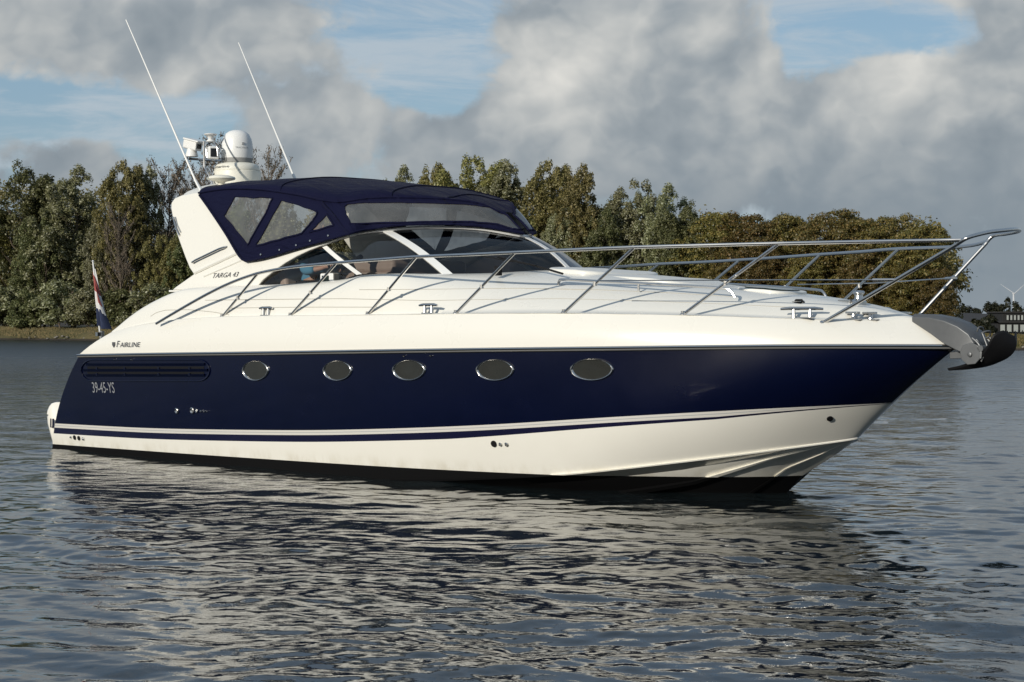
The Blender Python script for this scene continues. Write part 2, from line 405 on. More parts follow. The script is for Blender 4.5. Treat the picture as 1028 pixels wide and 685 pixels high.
def gpos(px, d):                             # a point of the land seen at bearing px, d behind the shoreline
    a = math.atan((px-514)/F_PX); r = float(bank_dist(np.array([a]))[0])+d
    x, y = r*math.sin(a), r*math.cos(a)
    return Vector((x, y, float(ground_z(np.array([d]), np.array([a]), x, y)[0])-.05))
def top_z(py, y): return CAM_H+(HOR-py)/F_PX*y

# ================================================================== the motor yacht
TH = math.pi/4; BX, BY = -4.86, 26.57; C_, S_ = math.cos(TH), math.sin(TH)
def B(px, py, b=0.0):                        # photo bearing + distance off the centreline (starboard +) -> yacht coordinates
    v = -b; t = (px-514)/F_PX; k = (HOR-py)/F_PX
    u = (t*(BY+v*C_)-BX-v*S_)/(C_+t*S_); return Vector((u, v, CAM_H+k*(BY-u*S_+v*C_)))
def pix(p):
    X = BX+p[0]*C_+p[1]*S_; Y = BY-p[0]*S_+p[1]*C_; return 514+F_PX*X/Y, HOR+F_PX*(CAM_H-p[2])/Y
def Bf(px, py, fb, it=60):                   # same, the offset being a function of (u, w)
    lo, hi = 0.0, 2.6
    def g(b): p = B(px, py, b); return fb(p.x, p.z)-b
    if g(lo) < 0: return B(px, py, 0)
    for _ in range(it):
        mid = (lo+hi)/2
        if g(mid) > 0: lo = mid
        else: hi = mid
    return B(px, py, lo)
I = np.interp
yacht = empty('motor_yacht', (BX, BY, 0), -TH)
tag(yacht, 'white and navy motor yacht with navy canvas top and steel rails moored on the lake', 'motor yacht')

def bg0(u):
    t = np.clip((u-6.5)/6.18, 0, 1); return float(1.97*(1-t**2.2)**.75-.09*np.clip((3-u)/3, 0, 1)**1.5)
GT = np.array([(-1, 1.80), (0, 1.88), (1, 1.92), (2, 1.955), (3, 1.97), (6.4, 1.97), (7.3, 1.945), (8.0, 1.89), (8.7, 1.80), (9.5, 1.635), (10.05, 1.485), (10.66, 1.26), (11.2, 1.0), (11.53, .825), (11.9, .59), (12.2, .375), (12.45, .185), (12.68, 0)])
def bg(u): return float(np.interp(u, GT[:, 0], GT[:, 1]))
def wg(u): return float(I(u, [.6, .95, 2.58, 4.58, 7.14, 8.52, 9.67, 10.66, 11.53, 12.68], [1.24, 1.25, 1.29, 1.33, 1.39, 1.42, 1.44, 1.46, 1.475, 1.475]))
def st_b(u): return float(I(u, [.1, 3, 6, 7.3, 8.4, 9.58, 10.2, 10.6, 11, 11.3, 11.6, 11.8, 11.96], [1.76, 1.86, 1.86, 1.84, 1.74, 1.52, 1.35, 1.20, .98, .78, .50, .27, 0]))
def st_w(u): return float(I(u, [.1, 2.37, 4.2, 5.67, 7.3, 8.4, 9.58, 10.6, 11.4, 11.96], [.34, .37, .43, .485, .58, .655, .76, .84, .90, .935]))
CHT = [B(x, y, b) for x, y, b in ((540, 478, 1.52), (600, 473, 1.37), (640, 468, 1.22), (680, 463.3, 1.05), (710, 460, .95), (740, 456, .80), (770, 452, .63), (800, 448, .44), (830, 443.5, .235), (860, 439, 0))]
CU = [-.4, 3, 5, 7] + [p.x for p in CHT]; CB = [1.66, 1.755, 1.765, 1.72] + [-p.y for p in CHT]; CW = [-.10, -.09, -.06, .0] + [p.z for p in CHT]
def ch_b(u): return float(I(u, CU, CB))
def ch_w(u): return float(I(u, CU, CW))
NS = 150
ss = [1-(1-i/(NS-1))**1.35 for i in range(NS)]
def smooth_curve(fb, fw, u0, u1):            # smooth the tabulated curve a little
    us = np.array([u0+(u1-u0)*s for s in ss]); b = np.array([fb(u) for u in us]); w_ = np.array([fw(u) for u in us])
    for _ in range(60):
        b[1:-1] = .25*b[:-2]+.5*b[1:-1]+.25*b[2:]; w_[1:-1] = .25*w_[:-2]+.5*w_[1:-1]+.25*w_[2:]
    return np.stack([us, b, w_], 1)
GC = smooth_curve(bg, wg, .93, 12.68); SC = smooth_curve(st_b, st_w, .10, 11.96); CC = smooth_curve(ch_b, ch_w, -.12, 11.57)
def section_pt(k, w_):                       # point of the topsides on section k at height w_
    g, s, c = GC[k], SC[k], CC[k]; ws = np.array([c[2], s[2], g[2]])
    def lag(v): 
        x0, x1, x2 = ws
        return v[0]*(w_-x1)*(w_-x2)/((x0-x1)*(x0-x2))+v[1]*(w_-x0)*(w_-x2)/((x1-x0)*(x1-x2))+v[2]*(w_-x0)*(w_-x1)/((x2-x0)*(x2-x1))
    return lag([c[0], s[0], g[0]]), max(lag([c[1], s[1], g[1]]), 0), w_
mb = MB(); rows = []
for k in range(NS):
    c, s, g = CC[k], SC[k], GC[k]; tap = min(1, (1-ss[k])/.10)
    tap2 = min(1, (1-ss[k])/.35)
    L = [.022*tap+.002, .007*tap, .024*tap+.002, .075*tap2+.004]
    h0 = s[2]; h1 = h0-L[0]; h2 = h1-L[1]; h3 = h2-L[2]; h4 = h3-L[3]
    hs = [c[2]+(h4-c[2])*t for t in (0, .2, .4, .6, .8)]+[h4, h3, h2, h1, h0]+[h0+(g[2]-h0)*t for t in (.1, .2, .3, .4, .5, .6, .7, .8, .9, 1)]
    rows.append([(p[0], -p[1], p[2]) for p in (section_pt(k, h) for h in hs)])
def mrow(i, j): return (0, 0, 0, 0, 0, 1, 2, 3, 2)[j] if j < 9 else 4
mb.grid(rows, mif=mrow)
# chine flat, bottom vee with two spray rails
KC = [(-.12, -.80), (4, -.85), (8, -.85), (9.5, -.75), (10.2, -.47), (10.73, 0), (10.91, .18), (11.25, .37), (11.57, .59)]
bot = []
for k in range(NS):
    s = ss[k]; c = CC[k]
    ku = -.12+(11.57+.12)*s; kw = float(I(ku, [a for a, _ in KC], [b for _, b in KC]))
    fl = .16*min(1, (1-s)/.12)+.0
    ib = max(c[1]-fl, 0); iw = c[2]-.085*min(1, (1-s)/.12); lip = .028*min(1, (1-s)/.05)
    row = [(c[0], -c[1], c[2]), (c[0], -c[1]-lip, c[2]-.006), (c[0]-.004, -c[1]-lip*.8, c[2]-.018), (c[0]-.01, -ib, iw)]
    for t in (.04, .10, .15, .155, .195, .20, .35, .60, .605, .64, .645, .8, 1):
        bb = ib*(1-t); ww = iw+(kw-iw)*t; out = 0
        if t in (.155, .195): out = .075*min(1, (1-s)/.15)
        if t in (.605, .64): out = .06*min(1, (1-s)/.15)
        row.append((c[0]+(ku-c[0])*t, -(bb+out*.75), ww-out*.25+.0))
    bot.append(row)
mb.grid(bot, mi=0)
# stern closing strip
mb.mirror()
def hull_white():                            # white topsides, black antifouling below a straight boot line
    m, g, out = mat('white_hull_with_boot_line'); b = g.n('ShaderNodeBsdfPrincipled'); g.link(b.outputs[0], out.inputs[0])
    c = g.n('ShaderNodeTexCoord').outputs['Object']; sp = g.n('ShaderNodeSeparateXYZ'); g.link(c, sp.inputs[0])
    line = g.m('MULTIPLY_ADD', sp.outputs[0], .0115, .058)
    below = g.m('LESS_THAN', sp.outputs[2], line)
    f = g.noise(c, 2.0, 5, .6)
    wt = g.mix(f, (.76, .74, .67, 1), (.82, .80, .735, 1))
    scum = g.m('MULTIPLY', g.step(g.m('SUBTRACT', sp.outputs[2], line), .16, .0), g.step(g.noise(g.vm('MULTIPLY', c, (3, 3, 1)), 2, 5, .7), .35, .75))
    wt = g.mix(g.m('MULTIPLY', scum, .45), wt, (.50, .45, .33, 1))
    g.link(g.mix(below, wt, (.003, .003, .0034, 1)), b.inputs['Base Color'])
    g.link(g.m('MULTIPLY_ADD', below, .45, .22), b.inputs['Roughness']); g.link(g.m('MULTIPLY_ADD', below, -.3, .3), b.inputs['Coat Weight']); g.link(g.m('MULTIPLY_ADD', below, -.35, .5), b.inputs['Specular IOR Level'])
    return m
M['hullw'] = hull_white()
hull = mb.build('hull', [M['hullw'], M['navyl'], M['stripe'], M['greyink'], M['navy']], yacht, angle=13, merge=True)

def side_b(u, w_):                           # half-breadth of the topsides at (u, w)
    best = 0; lo, hi = 0, NS-1
    while hi-lo > 1:
        mid = (lo+hi)//2
        if section_pt(mid, w_)[0] < u: lo = mid
        else: hi = mid
    p, q = section_pt(lo, w_), section_pt(hi, w_); t = (u-p[0])/(q[0]-p[0]+1e-9); t = min(max(t, 0), 1)
    return p[1]+(q[1]-p[1])*t
def hp(px, py, off=.004):                    # a point of the starboard topsides
    p = Bf(px, py, side_b); return on_side(p.x, p.z, off)
def on_side(u, w_, off=.004):
    b = side_b(u, w_); e = .05
    du = (side_b(u+e, w_)-side_b(u-e, w_))/(2*e); dw = (side_b(u, w_+e)-side_b(u, w_-e))/(2*e)
    n = Vector((-du, -1, -dw)); n = Vector((-du, -1.0, dw*-1.0)); n.normalize()
    return Vector((u, -b, w_))+n*off

# transom behind the topsides, and the moulded stern below it
mb = MB(); tr = []
kk = 0
col_ = [section_pt(0, CC[0][2]+(GC[0][2]-CC[0][2])*t) for t in np.linspace(0, 1, 14)]
mb.grid([[(p[0]+.004, -p[1], p[2]) for p in col_], [(p[0]-.10, -p[1]*.5, p[2]) for p in col_], [(p[0]-.12, 0, p[2]) for p in col_],
         [(p[0]-.10, p[1]*.5, p[2]) for p in col_], [(p[0]+.004, p[1], p[2]) for p in col_]])
mb.build('transom', M['navy'], yacht)
mb = MB()
prof = [(.16, -.30), (-.06, -.25), (-.13, .0), (-.165, .20), (-.185, .33), (-.19, .425), (-.17, .428), (-.17, .45), (-.20, .452), (-.205, .50), (-.19, .555), (-.15, .595), (-.06, .615), (.22, .62)]
yy = [(-1.0, .10), (-.99, .05), (-.96, .012), (-.90, -.01), (-.6, -.10), (0, -.16), (.6, -.10), (.90, -.01), (.96, .012), (.99, .05), (1.0, .10)]
rows = []
vs = lambda z: float(I(z, [-.3, -.1, .34, .45, .62], [1.60, 1.660, 1.748, 1.752, 1.70]))
for (v, du) in yy: rows.append([(u+(du if u < .1 else 0), v*vs(z), z) for u, z in prof])
mb.grid(rows); n_ = len(prof)
mb.f.append(tuple(range(n_))); mb.mi.append(0); mb.f.append(tuple(range((len(yy)-1)*n_, len(yy)*n_))[::-1]); mb.mi.append(0)
plat = mb.build('swim_platform', M['hullw'], yacht, angle=50)
mb = MB()
for (a, b_) in ((-.05, -.02), (.0, .045)):
    mb = MB()
    mb.plate([(a+.02, -1.7545, .40), (b_+.02, -1.7545, .40), (b_-.01, -1.738, .28), (a-.01, -1.738, .28)], (0, .004, 0)); mb.build('stern_mark', M['navyl'], plat, smooth=False)

# bulwark: the white moulding from the rubbing band up to the deck edge
DX = [1.55, 1.9, 2.64, 3.97, 5.22, 6.56, 7.87, 9.22, 10.46, 11.14, 11.68, 12.11, 12.33]
DW = [1.55, 1.62, 1.70, 1.75, 1.755, 1.765, 1.78, 1.785, 1.765, 1.74, 1.715, 1.705, 1.715]
DB = np.array([(1.5, 1.845), (2.6, 1.87), (6.5, 1.87), (7.3, 1.845), (8.0, 1.79), (8.7, 1.70), (9.22, 1.60), (9.8, 1.44), (10.46, 1.21), (11.0, .96), (11.35, .76), (11.58, .61), (11.8, .44), (11.95, .31), (12.15, .145), (12.33, 0)])
def bd(u): return float(np.interp(u, DB[:, 0], DB[:, 1]))
def wd(u): return float(I(u, DX, DW))
DC = smooth_curve(bd, wd, 1.57, 12.33)
mb = MB(); rows = []
for k in range(NS):
    g, d = GC[k], DC[k]; row = []
    for t in (0, .06, .2, .4, .6, .8, .92, 1.0):
        bul = .035*math.sin(math.pi*t)*min(1, (1-ss[k])/.1)
        row.append((g[0]+(d[0]-g[0])*t, -(g[1]+(d[1]-g[1])*t+bul), g[2]+.012+(d[2]-g[2]-.012)*t))
    rows.append(row)
mb.grid(rows); mb.mirror()
bulwark = mb.build('bulwark', M['gel'], yacht, merge=True)
def bul_b(u, w_):
    k = int(np.clip(np.searchsorted(GC[:, 0], u)-1, 0, NS-2)); 
    for _ in range(8):
        g, d = GC[k], DC[k]; t = np.clip((w_-g[2])/(d[2]-g[2]), 0, 1); uu = g[0]+(d[0]-g[0])*t
        g2, d2 = GC[min(k+1, NS-1)], DC[min(k+1, NS-1)]; st = max(g2[0]-g[0], .005); k2 = int(np.clip(k+round((u-uu)/st), 0, NS-2))
        if k2 == k: break
        k = k2
    g, d = GC[k], DC[k]; return g[1]+(d[1]-g[1])*t+.035*math.sin(math.pi*t)
# rubbing band: grey band, steel line
mb = MB(); mb2 = MB()
for sgn in (-1, 1):
    P_ = [(GC[k][0]+(.012 if k == NS-1 else 0), sgn*(GC[k][1]+.006), GC[k][2]) for k in range(NS)]
    rows = []
    for k in range(NS):
        x, y, z = P_[k]; rows.append([(x, y-sgn*.01, z+.022), (x, y+sgn*.022, z+.016), (x, y+sgn*.030, z), (x, y+sgn*.022, z-.020), (x, y-sgn*.01, z-.026)])
    mb.grid(rows)
    mb2.tube([(x, y+sgn*.031, z+.006) for x, y, z in P_], .0115, 6)
band = mb.build('rubbing_band', M['greyband'], yacht, angle=60)
mb2.build('steel_strip', M['steel'], band)

# deck: deck edge to the superstructure base and the centreline
INN = sm([(1.60, 1.80, 1.58), (1.9, 1.75, 1.755), (2.26, 1.70, 1.91), (2.72, 1.65, 2.045), (3.1, 1.60, 2.095), (4.1, 1.54, 2.11), (4.9, 1.50, 2.12), (5.7, 1.50, 2.155), (6.1, 1.485, 2.20),
          (6.57, 1.45, 2.21), (6.97, 1.16, 2.205), (7.34, .78, 2.21), (7.58, .39, 2.235), (7.76, .12, 2.25), (7.82, .02, 2.26)], 140)
FORE = sm([(7.82, 0, 2.262), (8.5, 0, 2.20), (9.2, 0, 2.125), (9.9, 0, 2.05), (10.6, 0, 1.985), (11.2, 0, 1.92), (11.75, 0, 1.835), (12.1, 0, 1.765), (12.33, 0, 1.717)], 110)
IC = np.vstack([INN, FORE[1:]])
IU = np.r_[np.linspace(1.57, 8.75, len(INN)), 8.75+(12.33-8.75)*np.linspace(0, 1, len(FORE))[1:]]  # the deck-edge station of each inner point
dus = np.array([1.57+(6.57-1.57)*t for t in np.linspace(0, 1, 1)])
lenI = np.r_[0, np.cumsum(np.linalg.norm(np.diff(INN, axis=0), axis=1))]
IU[:len(INN)] = I(INN[:, 0]-.0+0*lenI, [1.6, 6.6, 7.94], [1.57, 6.6, 7.7]); 
q = np.linspace(0, 1, len(INN)); IU[:len(INN)] = np.maximum.accumulate(np.where(INN[:, 0] < 6.6, INN[:, 0]-.03*(1-np.clip((INN[:, 0]-1.6)/3, 0, 1)), 0))
i0 = int(np.argmax(INN[:, 0] >= 6.6)); IU[i0:len(INN)] = np.linspace(IU[i0-1]+.02, 8.75, len(INN)-i0)
mb = MB(); rows = []
AT = [0, .02, .05, .09, .12, .15, .19, .24, .30, .37, .45, .54, .64, .75, .87, 1.0]
def deck_pt(i, a):
    u = float(IU[i]); D_ = Vector((u, -bd(u), float(I(u, DC[:, 0], DC[:, 2])))); E = Vector((IC[i][0], -IC[i][1], IC[i][2]))
    p = D_.lerp(E, a); edge = .12*min(1, abs(D_.y)/.8)
    nose = min(1, (12.33-u)/.5)
    t = max(0, (a-edge)/(1-edge)); g = 1-(1-t)**2.5 if t > 0 else 0
    h = D_.z+(E.z-D_.z)*g+.010*min(1, a/.03)*nose
    # a shallow moulded step along the coach roof side
    h += .010*(1/(1+math.exp(-(t-.22)*90))+1/(1+math.exp(-(t-.5)*90))-2*t*0)*(1-t)*nose*(1 if u > 2.6 else max(0, (u-1.6)))
    p.z = h; return p
for i in range(len(IC)): rows.append([deck_pt(i, a) for a in AT])
mb.grid(rows); mb.mirror()
deck = mb.build('deck', M['gel'], yacht, angle=50, merge=True)

def deck_at(i, py):                            # point of deck section i seen at height py in the view
    lo = None
    for a in np.linspace(0, 1, 120):
        p = deck_pt(i, a); y = pix(p)[1]
        if lo is not None and lo[1] >= py > y: return lo[0].lerp(p, (lo[1]-py)/(lo[1]-y+1e-9))
        lo = (p, y)
    return None
def deck_line(pts):
    xs_, ys_ = zip(*pts); out = []
    for i in range(len(IC)):
        py = float(ys_[0]); p = None
        for _ in range(4):
            p = deck_at(i, py)
            if p is None: break
            py = float(np.interp(pix(p)[0], xs_, ys_))
        if p is not None and xs_[0] <= pix(p)[0] <= xs_[-1]: out.append(p)
    return out
for ln in ([(205, 301.5), (290, 300.5), (345, 300), (430, 302), (480, 301), (560, 300), (640, 302), (740, 306), (800, 309)], [(360, 291), (440, 290.5), (520, 289.5), (600, 291), (680, 294.5), (760, 299.5)], [(228, 309.5), (300, 308.5), (380, 308.5)], [(150, 318.5), (157, 314), (166, 311.5), (190, 311), (215, 313.5), (244, 319)]):
    pl = deck_line(ln)
    if len(pl) > 3:
        mb = MB(); mb.tube(pl, .0038, 5, cap=False); mb.build('moulding_line', M['line'], deck)
# cockpit tub and furniture seen through the glass
mb = MB()
mb.box((4.0, 0, 1.15), (5.2, 2.9, .05)); mb.box((1.75, 0, 1.40), (.06, 2.8, .5))
for y in (-1.40, 1.40): mb.box((4.75, y, 1.55), (3.3, .05, .9))
mb.build('cockpit_sole', M['dark'], yacht, smooth=False)
mb = MB()
mb.plate([(6.05, -1.30, 2.10), (6.3, -1.30, 2.15), (6.9, -1.08, 2.17), (7.4, -.6, 2.17), (7.7, 0, 2.18), (7.4, .6, 2.17), (6.9, 1.08, 2.17), (6.3, 1.30, 2.15), (6.05, 1.30, 2.10)], (0, 0, -.35))
mb.build('dashboard', M['dark'], yacht, smooth=False, bevel=.02)
mb = MB()
mb.box((4.45, .5, 2.10), (1.1, 1.3, .40)); mb.box((4.5, .5, 2.36), (.95, 1.25, .16))
mb.build('companion_seat', M['leather'], yacht, smooth=True, bevel=.06)
def seat(x, y, m, nm, h=.62, dz=0):
    mb = MB(); mb.box((x, y, 1.85+dz), (.52, .56, .16)); mb.box((x-.25, y, 2.02+dz+h/4), (.14, .56, h), rot=Matrix.Rotation(R(-12), 3, 'Y'))
    o = mb.build(nm, m, yacht, bevel=.05); mb = MB(); mb.lathe([(.06, 1.17), (.05, 1.78+dz)], (x, y, 0), 12); mb.build('pedestal', M['alu'], o); return o
seat(4.60, -1.04, M['leather'], 'helm_seat', .40, .075); seat(3.72, -1.0, M['leather'], 'helm_seat', .42); seat(2.75, .3, M['beige'], 'bench_seat', .5)
mb = MB()
th = [2*math.pi*k/24 for k in range(25)]
c0 = Vector((5.12, -1.04, 2.32)); ax = Matrix.Rotation(R(-35), 3, 'Y')
mb.tube([c0+ax @ Vector((0, .19*math.cos(a), .19*math.sin(a))) for a in th], .016, 8)
for a in (0, 2.1, 4.2): mb.tube([c0, c0+ax @ Vector((0, .19*math.cos(a), .19*math.sin(a)))], .010, 6)
mb.tube([c0, c0+ax @ Vector((.35, 0, -.1))], .03, 8)
mb.build('steering_wheel', M['rubber'], yacht)
# radar arch with the side wing: one tilted plate each side
def ab(u, w_): return 1.55-.20*(w_-2.1)
def AP(px, py): return Bf(px, py, ab)
outl_px = [(172, 291.5), (176, 288.2), (194, 275.5), (190, 269.5), (185.5, 258.5), (179.5, 242), (175.5, 230), (173, 219), (171.4, 210), (171.5, 204), (175, 199), (182, 196.2), (194, 193.8), (205, 192.6),
           (214, 207), (229, 231), (246, 257), (262, 257.5), (281, 253), (300, 247.5), (325, 240.5), (350, 234), (352, 237.5), (338, 241.5), (324, 246.5), (310, 252), (298, 257.6), (286, 264.5), (274, 273), (264, 281), (257.5, 288.5), (257, 292), (215, 292)]
outl = [AP(*p) for p in outl_px]
mb = MB(); mb.plate(outl, (0, .13, .02)); mb.mirror()
arch = mb.build('radar_arch', M['gel'], yacht, smooth=True, bevel=.022, angle=30)
mb = MB()                                     # cross beam over the cockpit
ctr = sm([(2.50, -1.24, 3.17), (2.35, -1.0, 3.30), (2.1, -.5, 3.40), (2.0, 0, 3.43), (2.1, .5, 3.40), (2.35, 1.0, 3.30), (2.50, 1.24, 3.17)], 40)
sec = [(-.36, 0), (-.33, .05), (-.2, .075), (.1, .075), (.3, .05), (.35, 0), (.3, -.05), (-.3, -.05)]
mb.grid([[(c[0]+a, c[1], c[2]+z) for a, z in sec] for c in ctr], closed=True)
mb.build('arch_beam', M['gel2'], arch)
mb = MB()                                     # grab rail and mouldings on the arch leg
def on_arch(px, py, off): p = AP(px, py); return p+Vector((0, -off, -.2*off))
for o_ in (.0,):
    mb.tube([on_arch(194.5, 264, .0), on_arch(195, 263, .03), on_arch(199, 260.6, .035), on_arch(222, 249.6, .035), on_arch(226, 248.2, .03), on_arch(228, 248, .0)], .014, 8)
mb.build('grab_handle', M['steel'], arch)
mb = MB(); mb.tube([on_arch(196, 274, .002), on_arch(243, 252, .002)], .022, 6); mb.tube([on_arch(205, 277.5, .001), on_arch(248, 259, .001)], .012, 6); mb.build('moulded_ledge', M['gel2'], arch)
mb = MB(); L_ = [on_arch(x, y, .004) for x, y in ((173.5, 219), (175.5, 217), (177.5, 221), (179, 227), (182, 236), (180.5, 237), (176.5, 229))]
mb.tube([on_arch(174.5, 218, .01), on_arch(176, 223, .012), on_arch(178, 230, .012), on_arch(181, 236.5, .01)], .012, 6)
mb.tube([on_arch(176.5, 218, .008), on_arch(178.5, 226, .008), on_arch(182, 233.5, .008)], .008, 6)
mb.build('arch_light', M['steel'], arch)
mb = MB(); mb.plate([on_arch(x, y, .012) for x, y in ((170, 291.2), (290, 290), (290, 292.6), (170, 293.2))], (0, .06, 0)); mb.build('coaming_lip', M['gel2'], arch, bevel=.008)

# windscreen: glass wrapped from the side to the centre
WB = sm([B(257, 288.5, 1.51), B(300, 286.5, 1.50), B(343, 283, 1.50), B(360, 276.5, 1.48), B(400, 276.5, 1.45), B(448, 276.5, 1.15), B(500, 275.8, .77), B(540, 274.5, .38), (7.75, -.12, 2.245), (7.79, 0, 2.25)], 160)
WT = sm([B(257, 287, 1.50), B(265, 279, 1.48), B(275, 271, 1.45), B(290, 261.5, 1.42), B(310, 251.5, 1.40), B(330, 244, 1.37), B(358, 236.5, 1.24), B(387, 232.5, 1.07), B(430, 229.5, .76), B(480, 231, .38), (7.05, -.12, 2.655), (7.09, 0, 2.64)], 160)
def at_px(curve, x):                          # parameter where a curve passes bearing x
    xs = np.array([pix(p)[0] for p in curve]); i = int(np.argmax(xs >= x)) if (xs >= x).any() else len(xs)-1; return i
cutB = [0, at_px(WB, 361), at_px(WB, 449), 159]; cutT = [0, at_px(WT, 324), at_px(WT, 388), 159]
def resample(curve, a, b_, n): 
    t = np.linspace(a, b_, n); k = np.arange(len(curve)); return np.stack([I(t, k, curve[:, c]) for c in range(3)], 1)
WBn = np.vstack([resample(WB, cutB[i], cutB[i+1], 40) for i in range(3)]); WTn = np.vstack([resample(WT, cutT[i], cutT[i+1], 40) for i in range(3)])
def ws_pt(i, t, off=0):
    p = Vector(WBn[i]).lerp(Vector(WTn[i]), t); bul = .045*math.sin(math.pi*t)*min(1, (WTn[i][2]-WBn[i][2])/.4)
    j = min(max(i, 1), len(WBn)-2); tg = Vector(WBn[j+1]-WBn[j-1]); upv = Vector(WTn[i]-WBn[i]); n = tg.cross(upv) if upv.length > 1e-3 else Vector((0, -1, 0))
    n.normalize()
    if n.y > 0 and abs(n.y) > .3 or n.x < -.3: n = -n
    return p+n*(bul+off)
for nm, a, b_ in (('side_window', 0, 40), ('side_window', 40, 80), ('windscreen_pane', 80, 120)):
    mb = MB(); mb.grid([[ws_pt(i, t) for t in np.linspace(0, 1, 8)] for i in range(a, b_)]); mb.build(nm, M['glass'], yacht)
    mb.v = [(x, -y, z) for x, y, z in mb.v]; mb.build(nm, M['glass'], yacht)
def strip(i, wid, m, nm, par, off=.012, tilt=0):
    mb = MB(); rows = []
    for t in np.linspace(-.01, 1.01, 14):
        p = ws_pt(i, min(max(t, 0), 1), off); j = min(max(i, 1), len(WBn)-2); tg = Vector(WBn[j+1]-WBn[j-1]).normalized()
        a = p-tg*wid/2; b2 = p+tg*wid/2; nn = ws_pt(i, min(max(t, 0), 1), off-.03)-p
        rows.append([a+nn, a, b2, b2+nn])
    mb.grid(rows, closed=True); mb.build(nm, m, par, angle=30, bevel=.004)
    if i < 119: mb.v = [(x, -y, z) for x, y, z in mb.v]; mb.build(nm, m, par, angle=30, bevel=.004)
frame = None
mb = MB(); mb.tube([Vector(p)+Vector((0, -.012, .012)) for p in WTn[:: 3]]+[Vector(WTn[-1])+Vector((0, 0, .012))], .021, 8); mb.mirror()
frame = mb.build('windscreen_frame', M['alu'], yacht)
strip(40, .105, M['plastic'], 'mullion', frame); strip(80, .115, M['plastic'], 'mullion', frame); strip(119, .05, M['alu'], 'mullion', frame)
mb = MB(); mb.tube([Vector(p)+Vector((0, -.012, -.004)) for p in WBn[:: 3]], .014, 6); mb.mirror(); mb.build('window_seal', M['rubber'], frame)
mb = MB(); mb.tube([B(565, 275, .9), B(538, 267, .9), B(500, 258, .95)], .012, 6); mb.tube([B(470, 255, 1.0), B(538, 266.5, .92)], .008, 6); mb.box(B(502, 274, 1.08)+Vector((0, -.03, .02)), (.07, .05, .10))
mb.build('wiper', M['rubber'], frame)
# navigation display in its white box at the helm window
dp = B(331, 281.5, 1.46); mb = MB(); mb.box(dp, (.24, .10, .165)); disp = mb.build('chart_plotter', M['plastic'], yacht, bevel=.02)
mb = MB(); mb.box(dp+Vector((-.01, -.055, .008)), (.115, .012, .088)); mb.build('screen', M['screen'], disp, smooth=False)
mb = MB(); mb.tube([B(283, 284, 1.1), B(278, 281, 1.1), B(276, 276, 1.1)], .02, 8); mb.build('grab_hoop', M['plastic'], yacht)

# canvas top -----------------------------------------------------------
E0 = sm([AP(203, 196), AP(213, 210), AP(229, 234), AP(245, 259.5), AP(256, 261), AP(275, 257), AP(300, 249.5), AP(325, 242.5), AP(350, 235.5), B(372, 230.5, 1.20), B(400, 226.5, 1.02), B(440, 225, .72), B(482, 227, .39), (7.08, -.12, 2.70), (7.12, 0, 2.68)], 200)
E0 = np.array([[p[0]+.006, p[1]-.035, p[2]] for p in E0])
xs0 = [pix(p)[0] for p in E0]
E1 = sm([AP(202, 194), B(215, 191.5, 1.32), B(235, 189.5, 1.34), B(265, 190.5, 1.35), B(300, 195.5, 1.34), B(325, 201, 1.29), B(345, 203, 1.20), B(375, 199, 1.02), B(410, 198.5, .78), B(450, 200, .48), B(485, 204.5, .22), (6.80, -.08, 2.925), (6.83, 0, 2.92)], 200)
E1[:, 1] -= .03
E3 = sm([(2.62, 0, 3.44), (3.0, 0, 3.485), (3.6, 0, 3.48), (4.3, 0, 3.44), (5.0, 0, 3.37), (5.6, 0, 3.285), (6.1, 0, 3.19), (6.45, 0, 3.08), (6.7, 0, 2.985), (6.83, 0, 2.925)], 200)
TT = np.linspace(0, 1, 34)
# match stations: aft closing edge fans, then even
def side_pt(i, t, off=0.0):
    p = Vector(E0[i]).lerp(Vector(E1[i]), float(t)); d = (Vector(E1[i])-Vector(E0[i])).length
    return p+Vector((0.25, -1, .15)).normalized()*(.035*math.sin(math.pi*t)*min(1, d/.5)+off)
# window outlines in bearing space, read on the starboard side
WIN = [[(236, 197.6), (274, 199), (267, 214), (249, 246), (225, 217.5)], [(283, 200.5), (317, 211.5), (319, 214.5), (314, 222), (303, 235), (257, 247)], [(328, 215.5), (335.5, 226.5), (311, 233.5)],
       [(345.5, 208.5), (349, 204.8), (370, 203.2), (420, 203.4), (470, 205), (494, 208.5), (506, 213), (524, 231), (515, 230), (500, 225.5), (470, 222.5), (420, 223), (352, 225), (347.5, 216)]]
def inside(p, poly):
    x, y = p; c = False
    for i in range(len(poly)):
        x1, y1 = poly[i]; x2, y2 = poly[i-1]
        if (y1 > y) != (y2 > y) and x < (x2-x1)*(y-y1)/(y2-y1)+x1: c = not c
    return c
NI, NT = 600, 56
gi = np.linspace(0, 199, NI)
def side_i(f, t, off=0.0):
    i = min(int(f), 198); a = f-i; return side_pt(i, t, off).lerp(side_pt(i+1, t, off), a)
grid_p = [[side_i(f, t) for t in np.linspace(0, 1, NT)] for f in gi]
grid_x = [[pix(p) for p in r] for r in grid_p]
mbc = MB(); mbw = [MB() for _ in WIN]
vid = {}
def put(mb_, key, p):
    d = vid.setdefault(id(mb_), {})
    if key not in d: d[key] = len(mb_.v); mb_.v.append(tuple(p))
    return d[key]
hits = [[] for _ in WIN]
for i in range(NI-1):
    for j in range(NT-1):
        cx = (grid_x[i][j][0]+grid_x[i+1][j+1][0])/2; cy = (grid_x[i][j][1]+grid_x[i+1][j+1][1])/2
        t_ = mbc
        for k, poly in enumerate(WIN):
            if inside((cx, cy), poly): t_ = mbw[k]; hits[k].append((i, j))
        qd = [put(t_, (a, b2), grid_p[a][b2]) for a, b2 in ((i, j), (i+1, j), (i+1, j+1), (i, j+1))]
        t_.f.append(tuple(qd)); t_.mi.append(0)
